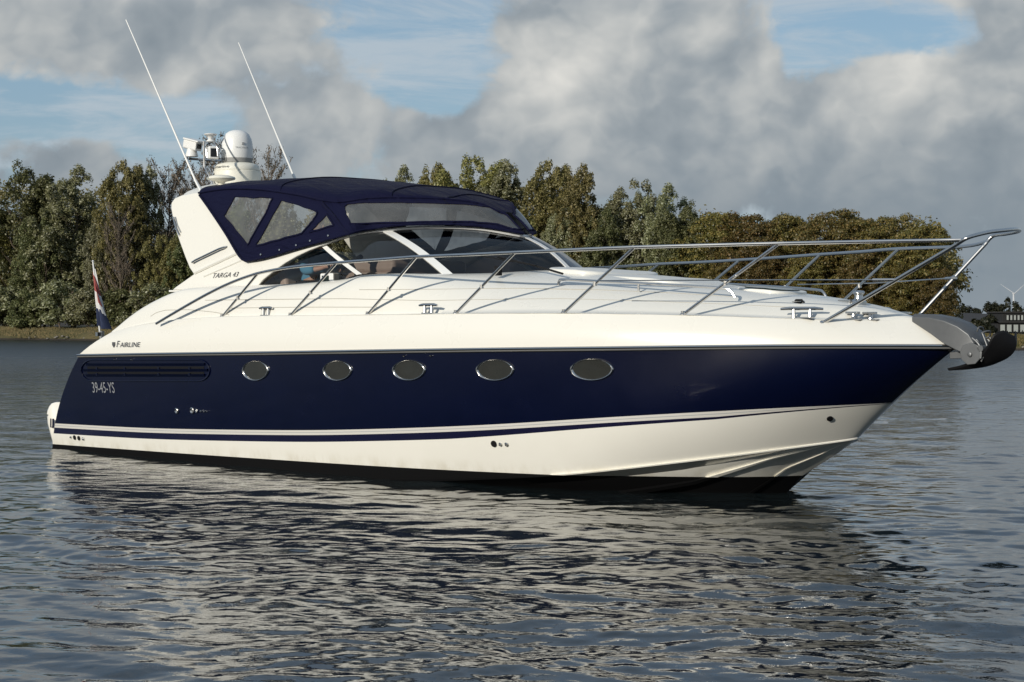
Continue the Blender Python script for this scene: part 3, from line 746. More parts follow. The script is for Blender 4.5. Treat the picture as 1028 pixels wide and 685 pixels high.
n_side = len(mbc.v)
# roof from shoulder to centre
rows = []
for i in range(0, 200, 2):
    row = [Vector(E1[i])]
    for ph in np.linspace(0, math.pi/2, 16)[1:]:
        a, c = Vector(E1[i]), Vector(E3[i]); s1 = math.sin(ph); c1 = math.cos(ph)
        hump = .022*(abs(math.sin(i/199*math.pi*3.0))**.6-.6)*-math.sin(2*ph)+.006*math.sin(i*.19+ph*5)*math.sin(2*ph)
        row.append(Vector((a.x+(c.x-a.x)*s1**1.5, a.y*c1, a.z+(c.z-a.z)*s1**.92+hump-.012*math.sin(2*ph)**2*abs(math.sin(i/199*9.42)))))
    rows.append(row)
mbc.grid(rows)
mbc.mirror()
canvas = mbc.build('canvas_top', M['canvas'], yacht, angle=60)
for k, mb_ in enumerate(mbw):
    if mb_.f:
        mb_.build('canvas_window', M['vinyl'], canvas)
        mb_.v = [(x, -y, z) for x, y, z in mb_.v]; mb_.build('canvas_window', M['vinyl'], canvas)
# welts: hems, seams and window borders
mb = MB()
P2 = np.array([[g for g in r] for r in grid_x]); 
def on_canvas(x, y, off=.004):                # nearest point of the side canvas at a bearing
    d = (P2[:, :, 0]-x)**2+(P2[:, :, 1]-y)**2; i, j = np.unravel_index(int(np.argmin(d)), d.shape); i = min(max(i, 1), NI-2)
    return Vector(grid_p[i][j])+Vector((.2, -1, .2)).normalized()*off
for poly in WIN:
    pl = []
    for a, b2 in zip(poly, poly[1:]+poly[:1]):
        for t in np.linspace(0, 1, 7)[:-1]: pl.append(on_canvas(a[0]+(b2[0]-a[0])*t, a[1]+(b2[1]-a[1])*t))
    pl.append(pl[0]); mb.tube(catmull(pl, 2), .012, 6)
mb.tube([Vector(p)+Vector((0, -.012, 0)) for p in E0[::3]], .016, 6)
mb.tube([Vector(p)+Vector((.0, -.012, .0)) for p in E1[::3]], .013, 6)
mb.tube([on_canvas(x, y, .006) for x, y in ((323, 203), (335, 216), (343, 227), (350, 235))], .016, 6)
mb.mirror()
for i in (36, 70, 84):
    mb.tube([p+Vector((0, 0, .004)) for p in rows[i]]+[Vector((p.x, -p.y, p.z+.004)) for p in rows[i][-2::-1]], .011, 6)
mb.build('welt', M['canvas'], canvas)
for x, y in ((262, 255.3), (281, 251), (298, 246.3), (312, 242), (330, 237)): mb = MB(); mb.lathe([(.012, 0), (.012, .008), (0, .01)], on_canvas(x, y, .006), 8, axis=(.1, -1, .1)); mb.build('snap_stud', M['steel'], canvas)
# roof hoops under the canvas
for i in (70, 110, 150):
    mb = MB()
    pts = [Vector((E1[i][0], E1[i][1]*.93, E1[i][2]-.06))]
    for ph in np.linspace(0, math.pi, 13): pts.append(Vector((E1[i][0]+(E3[i][0]-E1[i][0])*math.sin(ph), E1[i][1]*.95*math.cos(ph), E1[i][2]-.06+(E3[i][2]-E1[i][2])*math.sin(ph)-.03)))
    mb.tube(pts, .013, 8); mb.build('canopy_hoop', M['steel'], canvas)

# portholes ------------------------------------------------------------
for cx, cy, hw, hh in ((257, 372, 13.4, 10.4), (339.3, 372, 14.7, 10.4), (411, 371.5, 16.8, 10.6), (497.3, 371.3, 19.3, 11.0), (594.5, 370.8, 22.0, 11.3)):
    def eye(sc, off, n=40):
        out = []
        for k in range(n):
            a = 2*math.pi*k/n; x = math.copysign(abs(math.cos(a))**1.0, math.cos(a)); y = math.copysign(abs(math.sin(a))**1.12, math.sin(a))
            out.append(hp(cx+hw*sc*x, cy+hh*sc*y, off))
        return out
    mb = MB(); mb.grid([eye(1.0, .002), eye(.99, .016), eye(.95, .022), eye(.91, .018), eye(.87, .004)], closed=False)
    ring = mb; 
    mb = MB(); rr_ = [eye(1.0, .002), eye(.985, .016), eye(.945, .022), eye(.90, .018), eye(.86, .005)]
    mb.grid([[*r, r[0]] for r in rr_]); fr_ = mb.build('porthole', M['steel'], yacht, angle=60)
    mb = MB(); e = eye(.875, .006); mb.v = [tuple(p) for p in e]; mb.f = [tuple(range(len(e)))]; mb.mi = [0]; mb.build('glass', M['portglass'], fr_, smooth=False)

# engine-room air vent ---------------------------------------------------
def stad(x0, x1, yt, yb, off, n=10):
    r = (yb-yt)/2; cy = (yt+yb)/2; rx = r*1.05; out = []
    for k in range(n+1): a = math.pi/2+math.pi*k/n; out.append((x0+rx+rx*math.cos(a), cy-r*math.sin(a)))
    for k in range(n+1): a = -math.pi/2+math.pi*k/n; out.append((x1-rx+rx*math.cos(a), cy-r*math.sin(a)))
    dense = []
    for a, b2 in zip(out, out[1:]+out[:1]):
        m_ = max(1, int(abs(b2[0]-a[0])/6))
        for t in range(m_): dense.append((a[0]+(b2[0]-a[0])*t/m_, a[1]+(b2[1]-a[1])*t/m_))
    return [hp(x, y, off) for x, y in dense]
mb = MB(); r_ = stad(82, 211, 361.5, 382.5, .008); mb.tube(r_+[r_[0]], .008, 8); vent = mb.build('air_vent', M['navy'], yacht)
for y in (366.5, 372.2, 377.4):
    mb = MB()
    x0, x1 = (87, 206) if y != 372.2 else (84, 209)
    up = [hp(x, y-1.7, .022) for x in np.linspace(x0, x1, 26)]; dn = [hp(x, y+1.0, .003) for x in np.linspace(x0, x1, 26)]
    bk = [hp(x, y-2.0, .003) for x in np.linspace(x0, x1, 26)]; mb.grid([bk, up, dn]); mb.build('slat', M['navy'], vent, smooth=False)
for y in (369.3, 374.8):
    mb = MB()
    a = [hp(x, y-1.3, .0035) for x in np.linspace(88, 205, 26)]; b2 = [hp(x, y+1.4, .0035) for x in np.linspace(88, 205, 26)]; mb.grid([a, b2]); mb.build('vent_mesh', M['rubber'], vent, smooth=False)
for x in (98, 126, 160, 191):
    for y in (370, 375.8): mb = MB(); mb.box(hp(x, y, .012), (.03, .012, .03)); mb.build('vent_bracket', M['navy'], vent, smooth=False)
# skin fittings
for x, y, r, mi in ((178, 412.5, .036, 0), (193.5, 412.2, .040, 0), (198, 412.5, .026, 0), (202.3, 412.8, .014, 0), (205.6, 413, .013, 0), (208.6, 413.2, .010, 0), (115.5, 361, .010, 0), (133, 361, .012, 0), (406, 357.5, .010, 0), (433, 357.5, .010, 0),
                     (496, 445.5, .034, 1), (502.6, 446, .020, 0), (508.8, 446, .022, 0), (833, 420, .03, 1), (75.2, 439.3, .03, 1), (79.5, 439.9, .03, 1), (84, 440.5, .022, 0), (71.5, 439, .014, 0)):
    p = hp(x, y, .002); n = (hp(x, y, .05)-p).normalized(); mb = MB()
    mb.lathe([(r, 0), (r, .012), (r*.75, .018), (r*.55, .010), (r*.5, .004), (0, .004)] if mi == 0 else [(r, 0), (r, .010), (r*.6, .012), (0, .008)], p, 14, 0, axis=n); mb.build('skin_fitting', M['steel'] if mi == 0 else M['rubber'], yacht)

# writing ----------------------------------------------------------------
def text_mesh(body, shear=0, ext=0):
    cu = bpy.data.curves.new('lettering', 'FONT'); cu.body = body; cu.shear = shear; cu.resolution_u = 4
    o = bpy.data.objects.new('lettering', cu); col.objects.link(o); bpy.context.view_layer.update()
    me = bpy.data.meshes.new_from_object(o.evaluated_get(bpy.context.evaluated_depsgraph_get()))
    V_ = [tuple(v.co) for v in me.vertices]; Fc = [tuple(p.vertices) for p in me.polygons]
    bpy.data.objects.remove(o); bpy.data.curves.remove(cu); bpy.data.meshes.remove(me)
    a = np.array(V_); a[:, 0] -= a[:, 0].min(); a[:, 1] -= a[:, 1].min(); a[:, 0] /= a[:, 0].max(); a[:, 1] /= a[:, 1].max(); return a, Fc
def letter(name, body, p00, p10, h, surf, m, parent, shear=0):
    a, Fc = text_mesh(body, shear); p00, p10 = Vector(p00), Vector(p10); mb = MB()
    mb.v = [tuple(surf(p00.x+(p10.x-p00.x)*x, p00.z+(p10.z-p00.z)*x+h*y)) for x, y, _ in a]; mb.f = Fc; mb.mi = [0]*len(Fc)
    return mb.build(name, m, parent, smooth=False)
a_, b_ = hp(93.5, 394.3), hp(115.6, 394.6)
letter('registration_number', '39-45-YS', a_, b_, .135, lambda u, w_: on_side(u, w_, .004), M['silverink'], hull)
bs = lambda u, w_: Vector((u, -bul_b(u, w_)-.012, w_))
a_, b_ = Bf(117.5, 348.6, bul_b), Bf(141, 348.3, bul_b)
letter('maker_lettering', 'F', a_, a_+(b_-a_)*.12, .078, bs, M['ink'], bulwark, .1)
letter('maker_lettering', 'AIRLINE', a_+(b_-a_)*.15, b_, .058, bs, M['ink'], bulwark, .1)
sh = [Bf(x, y, bul_b) for x, y in ((113.3, 343.6), (116, 343.6), (116, 346.5), (114.7, 349), (113.3, 346.5))]
mb = MB(); mb.plate([p+Vector((0, -.012, 0)) for p in sh], (0, .006, 0)); mb.build('shield_emblem', M['ink'], bulwark, smooth=False)
asurf = lambda u, w_: Vector((u, -ab(u, w_)-.006, w_))
letter('model_lettering', 'TARGA 43', AP(214, 279.3), AP(239.5, 277.8), .058, asurf, M['ink'], arch, .35)

# guard rails --------------------------------------------------------------
def rb(u, w_): return bg0(u)-.01 if u < 11.4 else float(I(u, [11.4, 12.3, 13.1, 13.6], [1.0, .80, .66, .6]))
rail_px = [(157, 325), (172, 316), (190, 305.5), (208, 295.5), (225, 287), (242, 280), (259, 274.6), (280, 270.3), (300, 267.5), (338, 264), (378, 261), (418, 258), (466, 256), (517, 253.6), (575, 251), (637, 248.4), (710, 246.4), (782, 244.6), (870, 242.8), (940, 241.6)]
rail = [Bf(x, y, rb) for x, y in rail_px]
pb = Bf(825, 325, lambda u, w_: bd(u)-.02); pt = B(972, 238.6, .62); rail.append(pb.lerp(pt, .975))
ps = Vector((12.67, .62, 2.51)); pp = B(919, 321, -.16); pp2 = Vector((pp.x, pp.y, pp.z))
prail = [Vector((p.x, -p.y, p.z)) for p in rail[:-2]]+[ps.lerp(pp2, .06)]
mb = MB(); mb.tube(catmull(rail, 5), .0175, 10); mb.tube(catmull(prail, 5), .0175, 10)
gr = mb.build('guard_rail', M['steel'], yacht)
sp = [((223, 319), (259, 274.6)), ((291.5, 319), (338, 264)), ((369, 317.5), (418, 258)), ((457.5, 315.5), (517, 253.6)), ((566, 314), (637, 248.4)), ((685.5, 318), (782, 244.6))]
def deckb(u, w_): return bd(u)-.05
for (bx, by), (tx, ty) in sp:
    p = Bf(bx, by, deckb); q_ = Bf(tx, ty, rb); p.z = float(I(p.x, DC[:, 0], DC[:, 2]))+.005
    for sgn in (1, -1):
        mb = MB(); mb.tube([(p.x, p.y*sgn, p.z), (q_.x, q_.y*sgn, q_.z)], .0155, 10)
        mb.lathe([(.030, 0), (.030, .006), (.02, .015), (.02, .035)], (p.x, p.y*sgn, p.z), 12)
        mid = Vector((p.x, p.y*sgn, p.z)).lerp(Vector((q_.x, q_.y*sgn, q_.z)), .45); mb.lathe([(.022, -.02), (.022, .02)], mid, 8)
        mb.build('stanchion', M['steel'], gr)
loop = [Vector((pb.x, pb.y, pb.z)), pb.lerp(pt, .5), pb.lerp(pt, .93), pt, Vector((13.24, -.42, 2.495)), Vector((13.28, -.2, 2.52)), Vector((13.26, .0, 2.535)), Vector((13.18, .22, 2.54)), Vector((13.03, .45, 2.535)), Vector((12.83, .58, 2.525))]
mb = MB(); mb.tube(catmull(loop[:3], 4)+catmull(loop[2:]+[ps, ps.lerp(pp2, .12)], 6)[1:], .0185, 12); mb.tube([ps.lerp(pp2, .08), pp2], .0175, 10)
mb.lathe([(.045, 0), (.045, .01), (.024, .03)], pb, 12); mb.lathe([(.045, 0), (.045, .01), (.024, .03)], pp2, 12)
mb.build('pulpit', M['steel'], gr)
mb = MB()
wa = [Bf(601, 281.8, rb), Bf(735, 281.3, lambda u, w_: rb(u, w_)-.02), pb.lerp(pt, .525)]
mb.tube(wa, .0065, 6); mb.tube([wa[1].lerp(wa[2], .86), wa[2]], .013, 8)
wpt = [Vector((x, -y, z)) for x, y, z in (tuple(p) for p in wa[:2])]
mb.tube([wpt[0], wpt[1], ps.lerp(pp2, .5)], .0065, 6); mb.tube([wpt[1].lerp(ps.lerp(pp2, .5), .9), ps.lerp(pp2, .5)], .013, 8)
mb.lathe([(0, -.03), (.03, -.01), (.03, .01), (0, .03)], ps.lerp(pp2, .5), 10)
mb.build('guard_wire', M['steel'], gr)

# coach-roof hand rails, hatches, fittings ------------------------------------
def deck_hit(px, py):                          # where a sight line meets the starboard deck skin
    best = None
    for i in range(len(IC)):
        for a in AT:
            p = deck_pt(i, a); x, y = pix(p); d = (x-px)**2+(y-py)**2
            if best is None or d < best[0]: best = (d, p)
    return best[1]
mb = MB()
hr = [B(560.5, 287, 1.0), B(561.5, 282.5, 1.0), B(566, 280.8, 1.0), B(600, 282.4, .97), B(641, 284.6, .92), B(686, 287, .85), B(724, 289.5, .78), B(733, 292, .76), B(738, 299, .75)]
mb.tube(catmull(hr, 5), .0135, 8); mb.tube([B(641, 284.6, .92), B(641, 292, .92)], .012, 8)
mb.build('hand_rail', M['steel'], yacht); mb.v = [(x, -y, z) for x, y, z in mb.v]; mb.build('hand_rail', M['steel'], yacht)
def slab(pts, thick, m, nm, bevel=.02, taper=None):
    mb = MB(); mb.plate(pts, (0, 0, thick)); return mb.build(nm, m, yacht, bevel=bevel, angle=30)
def ov(cx, cy, rx, ry, n, zf): return [(cx+rx*math.copysign(abs(math.cos(a))**.6, math.cos(a)), cy+ry*math.copysign(abs(math.sin(a))**.6, math.sin(a)), zf(cx+rx*math.cos(a))) for a in [2*math.pi*k/n for k in range(n)]]
fz = lambda u: float(I(u, FORE[:, 0], FORE[:, 2]))
slab(ov(8.28, 0, .42, .62, 40, lambda u: fz(u)-.05), .085, M['gel2'], 'deck_locker', .03)
slab(ov(9.05, 0, .70, .52, 40, lambda u: fz(u)-.05), .075, M['gel2'], 'coach_roof_pad', .03)
h_ = slab(ov(10.55, 0, .30, .30, 32, lambda u: fz(u)-.01), .045, M['gel2'], 'deck_hatch', .012)
mb = MB(); mb.plate(ov(10.55, 0, .24, .24, 32, lambda u: fz(u)+.034), (0, 0, .014)); mb.build('hatch_glass', M['screen'], h_, bevel=.004)
mb = MB()
d0 = B(802, 304.5, .42); mb.box(d0, (.10, .09, .03)); mb.tube([d0+Vector((-.07, 0, -.01)), d0+Vector((-.03, 0, .03)), d0+Vector((.03, 0, .03)), d0+Vector((.07, 0, -.01))], .012, 6); mb.build('deck_ring', M['rubber'], yacht)
mb = MB(); d0 = Vector((11.62, -.05, fz(11.62)-.01)); mb.lathe([(.075, 0), (.075, .05), (.045, .07), (.04, .11), (.06, .13), (.05, .15), (0, .155)], d0, 18); mb.box(d0+Vector((-.12, -.02, .03)), (.14, .12, .07)); mb.build('windlass', M['steel'], yacht, bevel=.006)
def cleat(px, py, ln, fb=None):
    p = Bf(px, py, lambda u, w_: bd(u)-.045); z = float(I(p.x, DC[:, 0], DC[:, 2])); p.z = z+.008
    d = .25; t = Vector((d, bd(p.x)-bd(p.x+d), 0)).normalized()
    for sgn in (1, -1):
        mb = MB(); c = Vector((p.x, p.y*sgn, p.z)); tt = Vector((t.x, t.y*sgn, 0))
        top = .085
        mb.tube([c-tt*ln/2+Vector((0, 0, top)), c-tt*ln*.3+Vector((0, 0, top+.006)), c+tt*ln*.3+Vector((0, 0, top+.006)), c+tt*ln/2+Vector((0, 0, top))], [.012, .017, .017, .012], 8)
        for s in (-.19, .19): mb.tube([c+tt*ln*s, c+tt*ln*s+Vector((0, 0, top))], [.024, .015], 8)
        mb.box(c+Vector((0, 0, .003)), (ln*.62, .055, .012)); mb.build('cleat', M['steel'], yacht)
cleat(267, 318, .24); cleat(430, 316, .26); cleat(805, 323.5, .40)
def fairlead(px, py):
    p = Bf(px, py, lambda u, w_: bd(u)-.045); p.z = float(I(p.x, DC[:, 0], DC[:, 2]))+.01
    for sgn in (1, -1):
        mb = MB(); c = Vector((p.x, p.y*sgn, p.z)); mb.box(c, (.16, .06, .014)); mb.tube([c, c+Vector((0, 0, .055))], [.026, .018], 10); mb.box(c+Vector((-.01, 0, .062)), (.14, .05, .022)); mb.build('fairlead', M['steel'], yacht, bevel=.005)
fairlead(857, 325); fairlead(874, 325)
mb = MB()
for x in (62, 66): pass
# aft coaming details: moulded locker outline, latch
mb = MB()
# electronics on the arch ------------------------------------------------------
def B0(px, py, b=0): return B(px, py, b)
zb = 3.50
mb = MB(); c = Vector((1.72, 0, 0))
mb.lathe([(.25, 3.44), (.292, 3.47), (.308, 3.51), (.314, 3.57), (.314, 3.62), (.31, 3.668), (.298, 3.675), (.303, 3.685), (.295, 3.73), (.26, 3.765), (.2, 3.785), (0, 3.79)], c, 40)
radar = mb.build('radar_scanner', M['cream'], yacht, angle=40)
mb = MB(); mb.lathe([(.17, 3.785), (.196, 3.79), (.204, 3.83), (.206, 3.845)], c+Vector((.0, 0, 0)), 36); mb.build('dome_base', M['greyp'], radar)
mb = MB(); mb.lathe([(.204, 3.845), (.208, 3.86), (.208, 3.95), (.203, 4.04), (.188, 4.105), (.158, 4.165), (.108, 4.203), (.055, 4.22), (0, 4.224)], c, 40); dome = mb.build('satellite_dome', M['plastic'], radar, angle=60)
mb = MB(); mb.lathe([(.24, 3.38), (.20, 3.49)], c, 24); mb.build('radar_foot', M['gel2'], radar)
def cyl_text(nm, body, cz, h, r, a0, a1, m, par):
    a, Fc = text_mesh(body); mb = MB()
    for x, y, _ in a:
        an = a0+(a1-a0)*x; mb.v.append((c.x+r*math.sin(an), c.y-r*math.cos(an), cz+h*y))
    mb.f = Fc; mb.mi = [0]*len(Fc); mb.build(nm, m, par, smooth=False)
vis = R(45)                                    # the face of the dome turned to the quay
cyl_text('radar_lettering', 'Raymarine', 3.692, .048, .305, vis+R(-82), vis+R(-12), M['ink'], radar)
cyl_text('dome_lettering', 'TRACVISION', 3.965, .022, .2095, vis+R(2), vis+R(52), M['greyink'], dome)
mb = MB()
for an in (28, 32): 
    a = vis+R(an); mb.box(c+Vector((.204*math.sin(a), -.204*math.cos(a), 4.03)), (.018, .018, .03), rot=Matrix.Rotation(a, 3, 'Z'))
mb.build('dome_emblem', M['greyink'], dome, smooth=False)
mb = MB(); g0 = Vector((1.95, -.85, 3.33)); mb.lathe([(.05, -.12), (.045, .03), (.04, .12), (.06, .14), (.17, .165), (.185, .18), (.175, .20), (.1, .222), (0, .226)], B(222, 179.5, .72)-Vector((0, 0, .18)), 26)
mb.build('gps_antenna', M['cream'], yacht, angle=50)
# mast with camera, horn and search light
mb = MB(); m0 = B(214, 187, .35); mt = B(205, 160, .35)
mb.tube(catmull([m0, B(209, 174, .35), B(205.5, 168, .35), mt], 5), .016, 8); mb.tube([B(190, 159.5, .35), B(226, 162, .2)], .016, 8); mb.tube([B(205.5, 168, .35), B(204.5, 142, .35)], .013, 8)
mb.tube(catmull([B(206, 172, .35), B(209.5, 176, .35), B(213, 177, .3), B(215.5, 174, .3)], 4), .012, 8)
mb.tube(catmull([B(208, 158, .35), B(207, 147, .35), B(212, 143.5, .35), B(217.5, 147, .35), B(218.5, 157, .35)], 4), .009, 6)
mast = mb.build('equipment_mast', M['steel'], yacht)
def oriented_box(nm, c_, sz, fwd, m, par, bevel=.012):
    rot = Vector((1, 0, 0)).rotation_difference(Vector(fwd).normalized()).to_matrix(); mb = MB(); mb.box(c_, sz, rot=rot); return mb.build(nm, m, par, bevel=bevel), rot
cc = B(193, 145.5, .35); fw = Vector((.95, .10, -.22))
cam_o, rot = oriented_box('camera', cc, (.26, .12, .13), fw, M['plastic'], mast, .025)
mb = MB(); mb.box(cc+rot @ Vector((.03, 0, .066)), (.30, .15, .022), rot=rot); mb.box(cc+rot @ Vector((.13, 0, 0)), (.012, .115, .125), rot=rot); mb.build('camera_hood', M['plastic'], cam_o, bevel=.006)
mb = MB(); mb.box(cc+rot @ Vector((.139, 0, 0)), (.008, .075, .06), rot=rot); mb.build('lens', M['lens'], cam_o, smooth=False)
mb = MB(); mb.lathe([(.085, 0), (.085, .02), (.075, .05), (.06, .10), (.05, .14), (0, .15)], B(192.5, 157.5, .35), 18); mb.build('camera_base', M['plastic'], mast)
cc = B(214, 153.5, .35); fw = Vector((.90, -.42, -.03)); sl, rot = oriented_box('search_light', cc, (.12, .14, .17), fw, M['plastic'], mast, .02)
mb = MB(); mb.box(cc+rot @ Vector((.062, 0, 0)), (.008, .09, .11), rot=rot); mb.build('lens', M['lens'], sl, smooth=False)
mb = MB(); mb.lathe([(.03, 0), (.06, .015), (.05, .03), (.028, .05), (.04, .08), (.085, .105), (.088, .115), (.05, .125), (0, .127)], B(211.3, 143.5, .35), 18); mb.build('horn', M['plastic'], mast)
# whip aerials
for base, tip, foot in ((B(196.5, 182, 1.18), B(126.5, 20, 1.3), B(203, 193.5, 1.18)), (B(294.5, 176, -1.15), B(239.5, 43, -1.3), B(300, 188, -1.15))):
    mb = MB(); mb.tube([base, base.lerp(tip, .5), tip], [.0145, .011, .0075], 8); w_o = mb.build('whip_aerial', M['plastic'], yacht)
    mb = MB(); mb.tube([foot, foot.lerp(base, .6), base+(tip-base)*.006], [.03, .02, .019], 8); mb.build('aerial_mount', M['alu'], w_o)

# bow roller
mb = MB(); rows = []
for u, hw_, zt, zbt in ((12.25, .10, 1.775, 1.70), (12.45, .13, 1.77, 1.60), (12.62, .15, 1.74, 1.50), (12.76, .15, 1.69, 1.44), (12.87, .145, 1.62, 1.40), (12.93, .13, 1.53, 1.40)):
    rows.append([(u, -hw_, zbt), (u, -hw_, zt-.03), (u, -hw_*.7, zt), (u, hw_*.7, zt), (u, hw_, zt-.03), (u, hw_, zbt)])
mb.grid(rows, closed=True); n_ = 6; mb.f.append(tuple(range(len(mb.v)-6, len(mb.v)))); mb.mi.append(0)
br = mb.build('bow_roller', M['steeld'], yacht, bevel=.008)
for sg in (1, -1):
    pts = [B(x, y, .16) for x, y in ((966, 347), (974, 344), (981, 346.5), (984.5, 353), (984, 360), (979, 365.5), (971, 366.5), (965, 361), (963.5, 353.5))]
    mb = MB(); mb.plate([(p.x, p.y*sg, p.z) for p in pts], (0, .02*sg, 0)); ck = mb.build('roller_cheek', M['steeld'], br, bevel=.006); cp_ = B(974, 356, .16); mb = MB(); mb.lathe([(.022, 0), (.022, .014), (.014, .018), (0, .018)], (cp_.x, (cp_.y-.002)*sg, cp_.z), 12, axis=(0, -sg, 0)); mb.build('bolt', M['steeld'], ck)
mb = MB()
for sg in (1, -1):
    f_ = lambda x, y, b: (lambda p: Vector((p.x, p.y*sg, p.z)))(B(x, y, b))
    mb.tube([f_(986.3, 335, .10), f_(991, 347.5, .10)], .008, 8); mb.tube([f_(996.5, 344, .12), f_(990, 353, .12), f_(985, 363, .12)], .009, 8)
    mb.tube(catmull([f_(976, 339.5, .15), f_(982, 345, .15), f_(985, 352, .15), f_(984.5, 360, .15)], 4), .010, 8); mb.tube([f_(980, 341, .1), f_(987.5, 350, .1), f_(984, 360, .1)], .010, 8)
mb.tube(catmull([B(985, 335, .08), B(989.5, 333, .05), B(994, 333, .0), B(993, 338, -.02), B(989, 340, .0)], 4), .009, 8)
mb.tube(catmull([B(981, 333, .05), B(982.5, 329, .05), B(986, 329, .0), B(987.5, 332, -.03)], 4), .009, 8)
a_, b_ = B(984, 350, .16), B(984, 350, .16); mb.tube([a_, Vector((a_.x, -a_.y, a_.z))], .03, 10)
mb.build('roller_bail', M['steeld'], br)
# anchor, stowed under the roller: a thing of its own
anc = empty('anchor', (0, 0, 0)); tag(anc, 'black plough anchor stowed under the steel bow roller of the yacht', 'anchor')
anc.location = yacht.location; anc.rotation_euler = yacht.rotation_euler
mb = MB()
ridge = sm([(12.58, 0, 1.25), (12.80, 0, 1.275), (13.02, 0, 1.31), (13.20, 0, 1.38), (13.28, 0, 1.47), (13.27, 0, 1.56)], 24)
edge = sm([(12.58, -.005, 1.255), (12.78, -.05, 1.295), (12.98, -.12, 1.37), (13.12, -.19, 1.49), (13.17, -.19, 1.575), (13.22, -.10, 1.61)], 24)
rows = []
for i in range(24):
    a, b2 = Vector(ridge[i]), Vector(edge[i]); rows.append([a, a.lerp(b2, .33)+Vector((.01, 0, -.02))*math.sin(i/23*3), a.lerp(b2, .66)+Vector((.01, 0, -.018))*math.sin(i/23*3), b2])
mb.grid(rows); mb.grid([[p+Vector((-.012, 0, .018)) for p in r] for r in rows]); mb.grid([[r[-1], r[-1]+Vector((-.012, 0, .018))] for r in rows]); mb.grid([[p, p+Vector((-.012, 0, .018))] for p in rows[-1]] and [[p for p in rows[-1]], [p+Vector((-.012, 0, .018)) for p in rows[-1]]])
mb.mirror(); mb.build('fluke', M['rubber'], anc, angle=50)
mb = MB(); mb.plate([(12.60, -.018, 1.42), (12.95, -.018, 1.45), (13.08, -.018, 1.36), (13.02, -.018, 1.32), (12.9, -.018, 1.375), (12.60, -.018, 1.36)], (0, .036, 0)); mb.build('shank', M['steeld'], anc, bevel=.005)

# the person at the helm: one skinned body, shirt and trousers over it
M['skin'] = pbr('skin', (.50, .30, .23), .55); M['shirt'] = pbr('light_blue_shirt', (.10, .30, .48), .85, vary=.12, vscale=12, bump=.4, bscale=14); M['trouser'] = pbr('dark_trousers', (.03, .035, .05), .85); M['hair'] = pbr('grey_brown_hair', (.09, .07, .055), .7, bump=.4, bscale=60)
def skinned(name, nodes, edges, m, par, root=0, sub=2):
    me = bpy.data.meshes.new(name); me.from_pydata([n_[0] for n_ in nodes], edges, []); me.update()
    o = link(name, me, m, par); md = o.modifiers.new('skin', 'SKIN'); md.use_smooth_shade = True
    for i_, n_ in enumerate(nodes): me.skin_vertices[0].data[i_].radius = n_[1]; me.skin_vertices[0].data[i_].use_root = (i_ == root)
    sb = o.modifiers.new('sub', 'SUBSURF'); sb.levels = sub; sb.render_levels = sub; return o
def wr(a, b=None): return (a, b or a)
per = empty('person', yacht.matrix_basis @ Vector((4.62, -1.06, 2.015)), -TH)
tag(per, 'person in a light blue shirt sitting at the helm behind the side window', 'person')
N_ = [((0, 0, .02), (.13, .16)), ((.01, 0, .20), (.11, .15)), ((.02, 0, .40), (.12, .18)), ((.03, 0, .53), (.09, .13)), ((.05, 0, .62), (.055, .055)), ((.07, 0, .70), (.075, .07)), ((.085, 0, .79), (.098, .078)), ((.08, 0, .87), (.07, .06))]
E_ = [(k, k+1) for k in range(7)]
def add_n(p, r, par): N_.append((p, wr(r) if not isinstance(r, tuple) else r)); E_.append((par, len(N_)-1)); return len(N_)-1
for sg in (-1, 1):
    sh_ = add_n((.03, .17*sg, .50), .065, 3); el_ = add_n((.13, .23*sg, .26), .045, sh_); wri = add_n((.36, .15*sg, .30), .030, el_)
    pa = add_n((.42, .13*sg, .325), (.026, .040), wri); pk = add_n((.455, .125*sg, .335), (.022, .038), pa)
    for k, (dy, ln) in enumerate(((-.030, .050), (-.010, .060), (.010, .056), (.030, .045))):
        f1_ = add_n((.475+ln*.3, .125*sg+dy, .345), .0095, pk); f2_ = add_n((.485+ln*.6, .125*sg+dy, .325), .0085, f1_); add_n((.475+ln*.55, .125*sg+dy, .300), .0075, f2_)
    t1_ = add_n((.43, .125*sg-.045*sg, .315), .0105, pa); add_n((.465, .125*sg-.06*sg, .300), .0085, t1_)
    hip = add_n((.06, .10*sg, .0), .095, 0); kn = add_n((.46, .13*sg, .0), .062, hip); an_ = add_n((.50, .13*sg, -.42), .042, kn); ft = add_n((.56, .13*sg, -.66), .04, an_); add_n((.70, .14*sg, -.69), .035, ft)
body = skinned('body', N_, E_, M['skin'], per)
mb = MB(); mb.lathe([(0, -.02), (.012, -.012), (.016, 0), (.010, .03), (0, .045)], (.185, 0, .775), 8); mb.build('nose', M['skin'], body)
for sg in (-1, 1):
    mb = MB(); mb.lathe([(0, -.010), (.010, 0), (0, .010)], (.168, .032*sg, .815), 8); mb.build('eye', M['hair'], body)
    mb = MB(); mb.lathe([(0, -.03), (.014, -.015), (.016, .01), (0, .03)], (.08, .082*sg, .79), 8); mb.build('ear', M['skin'], body)
mb = MB(); mb.box((.176, 0, .742), (.008, .045, .008)); mb.build('mouth', M['shirt' if False else 'skin'], body)
mb = MB(); rows = []
for k in range(9):
    ph = k/8*1.45; rows.append([(.065+.118*math.cos(ph)*math.cos(a)-(.03 if math.cos(a) > .3 else 0)*math.cos(ph), .098*math.cos(ph)*math.sin(a), .80+.135*math.sin(ph)+(.03 if math.cos(a) > .3 else -.05)*(1-math.sin(ph))) for a in [2*math.pi*q_/24 for q_ in range(24)]])
mb.grid(rows, closed=True); mb.build('hair', M['hair'], body)
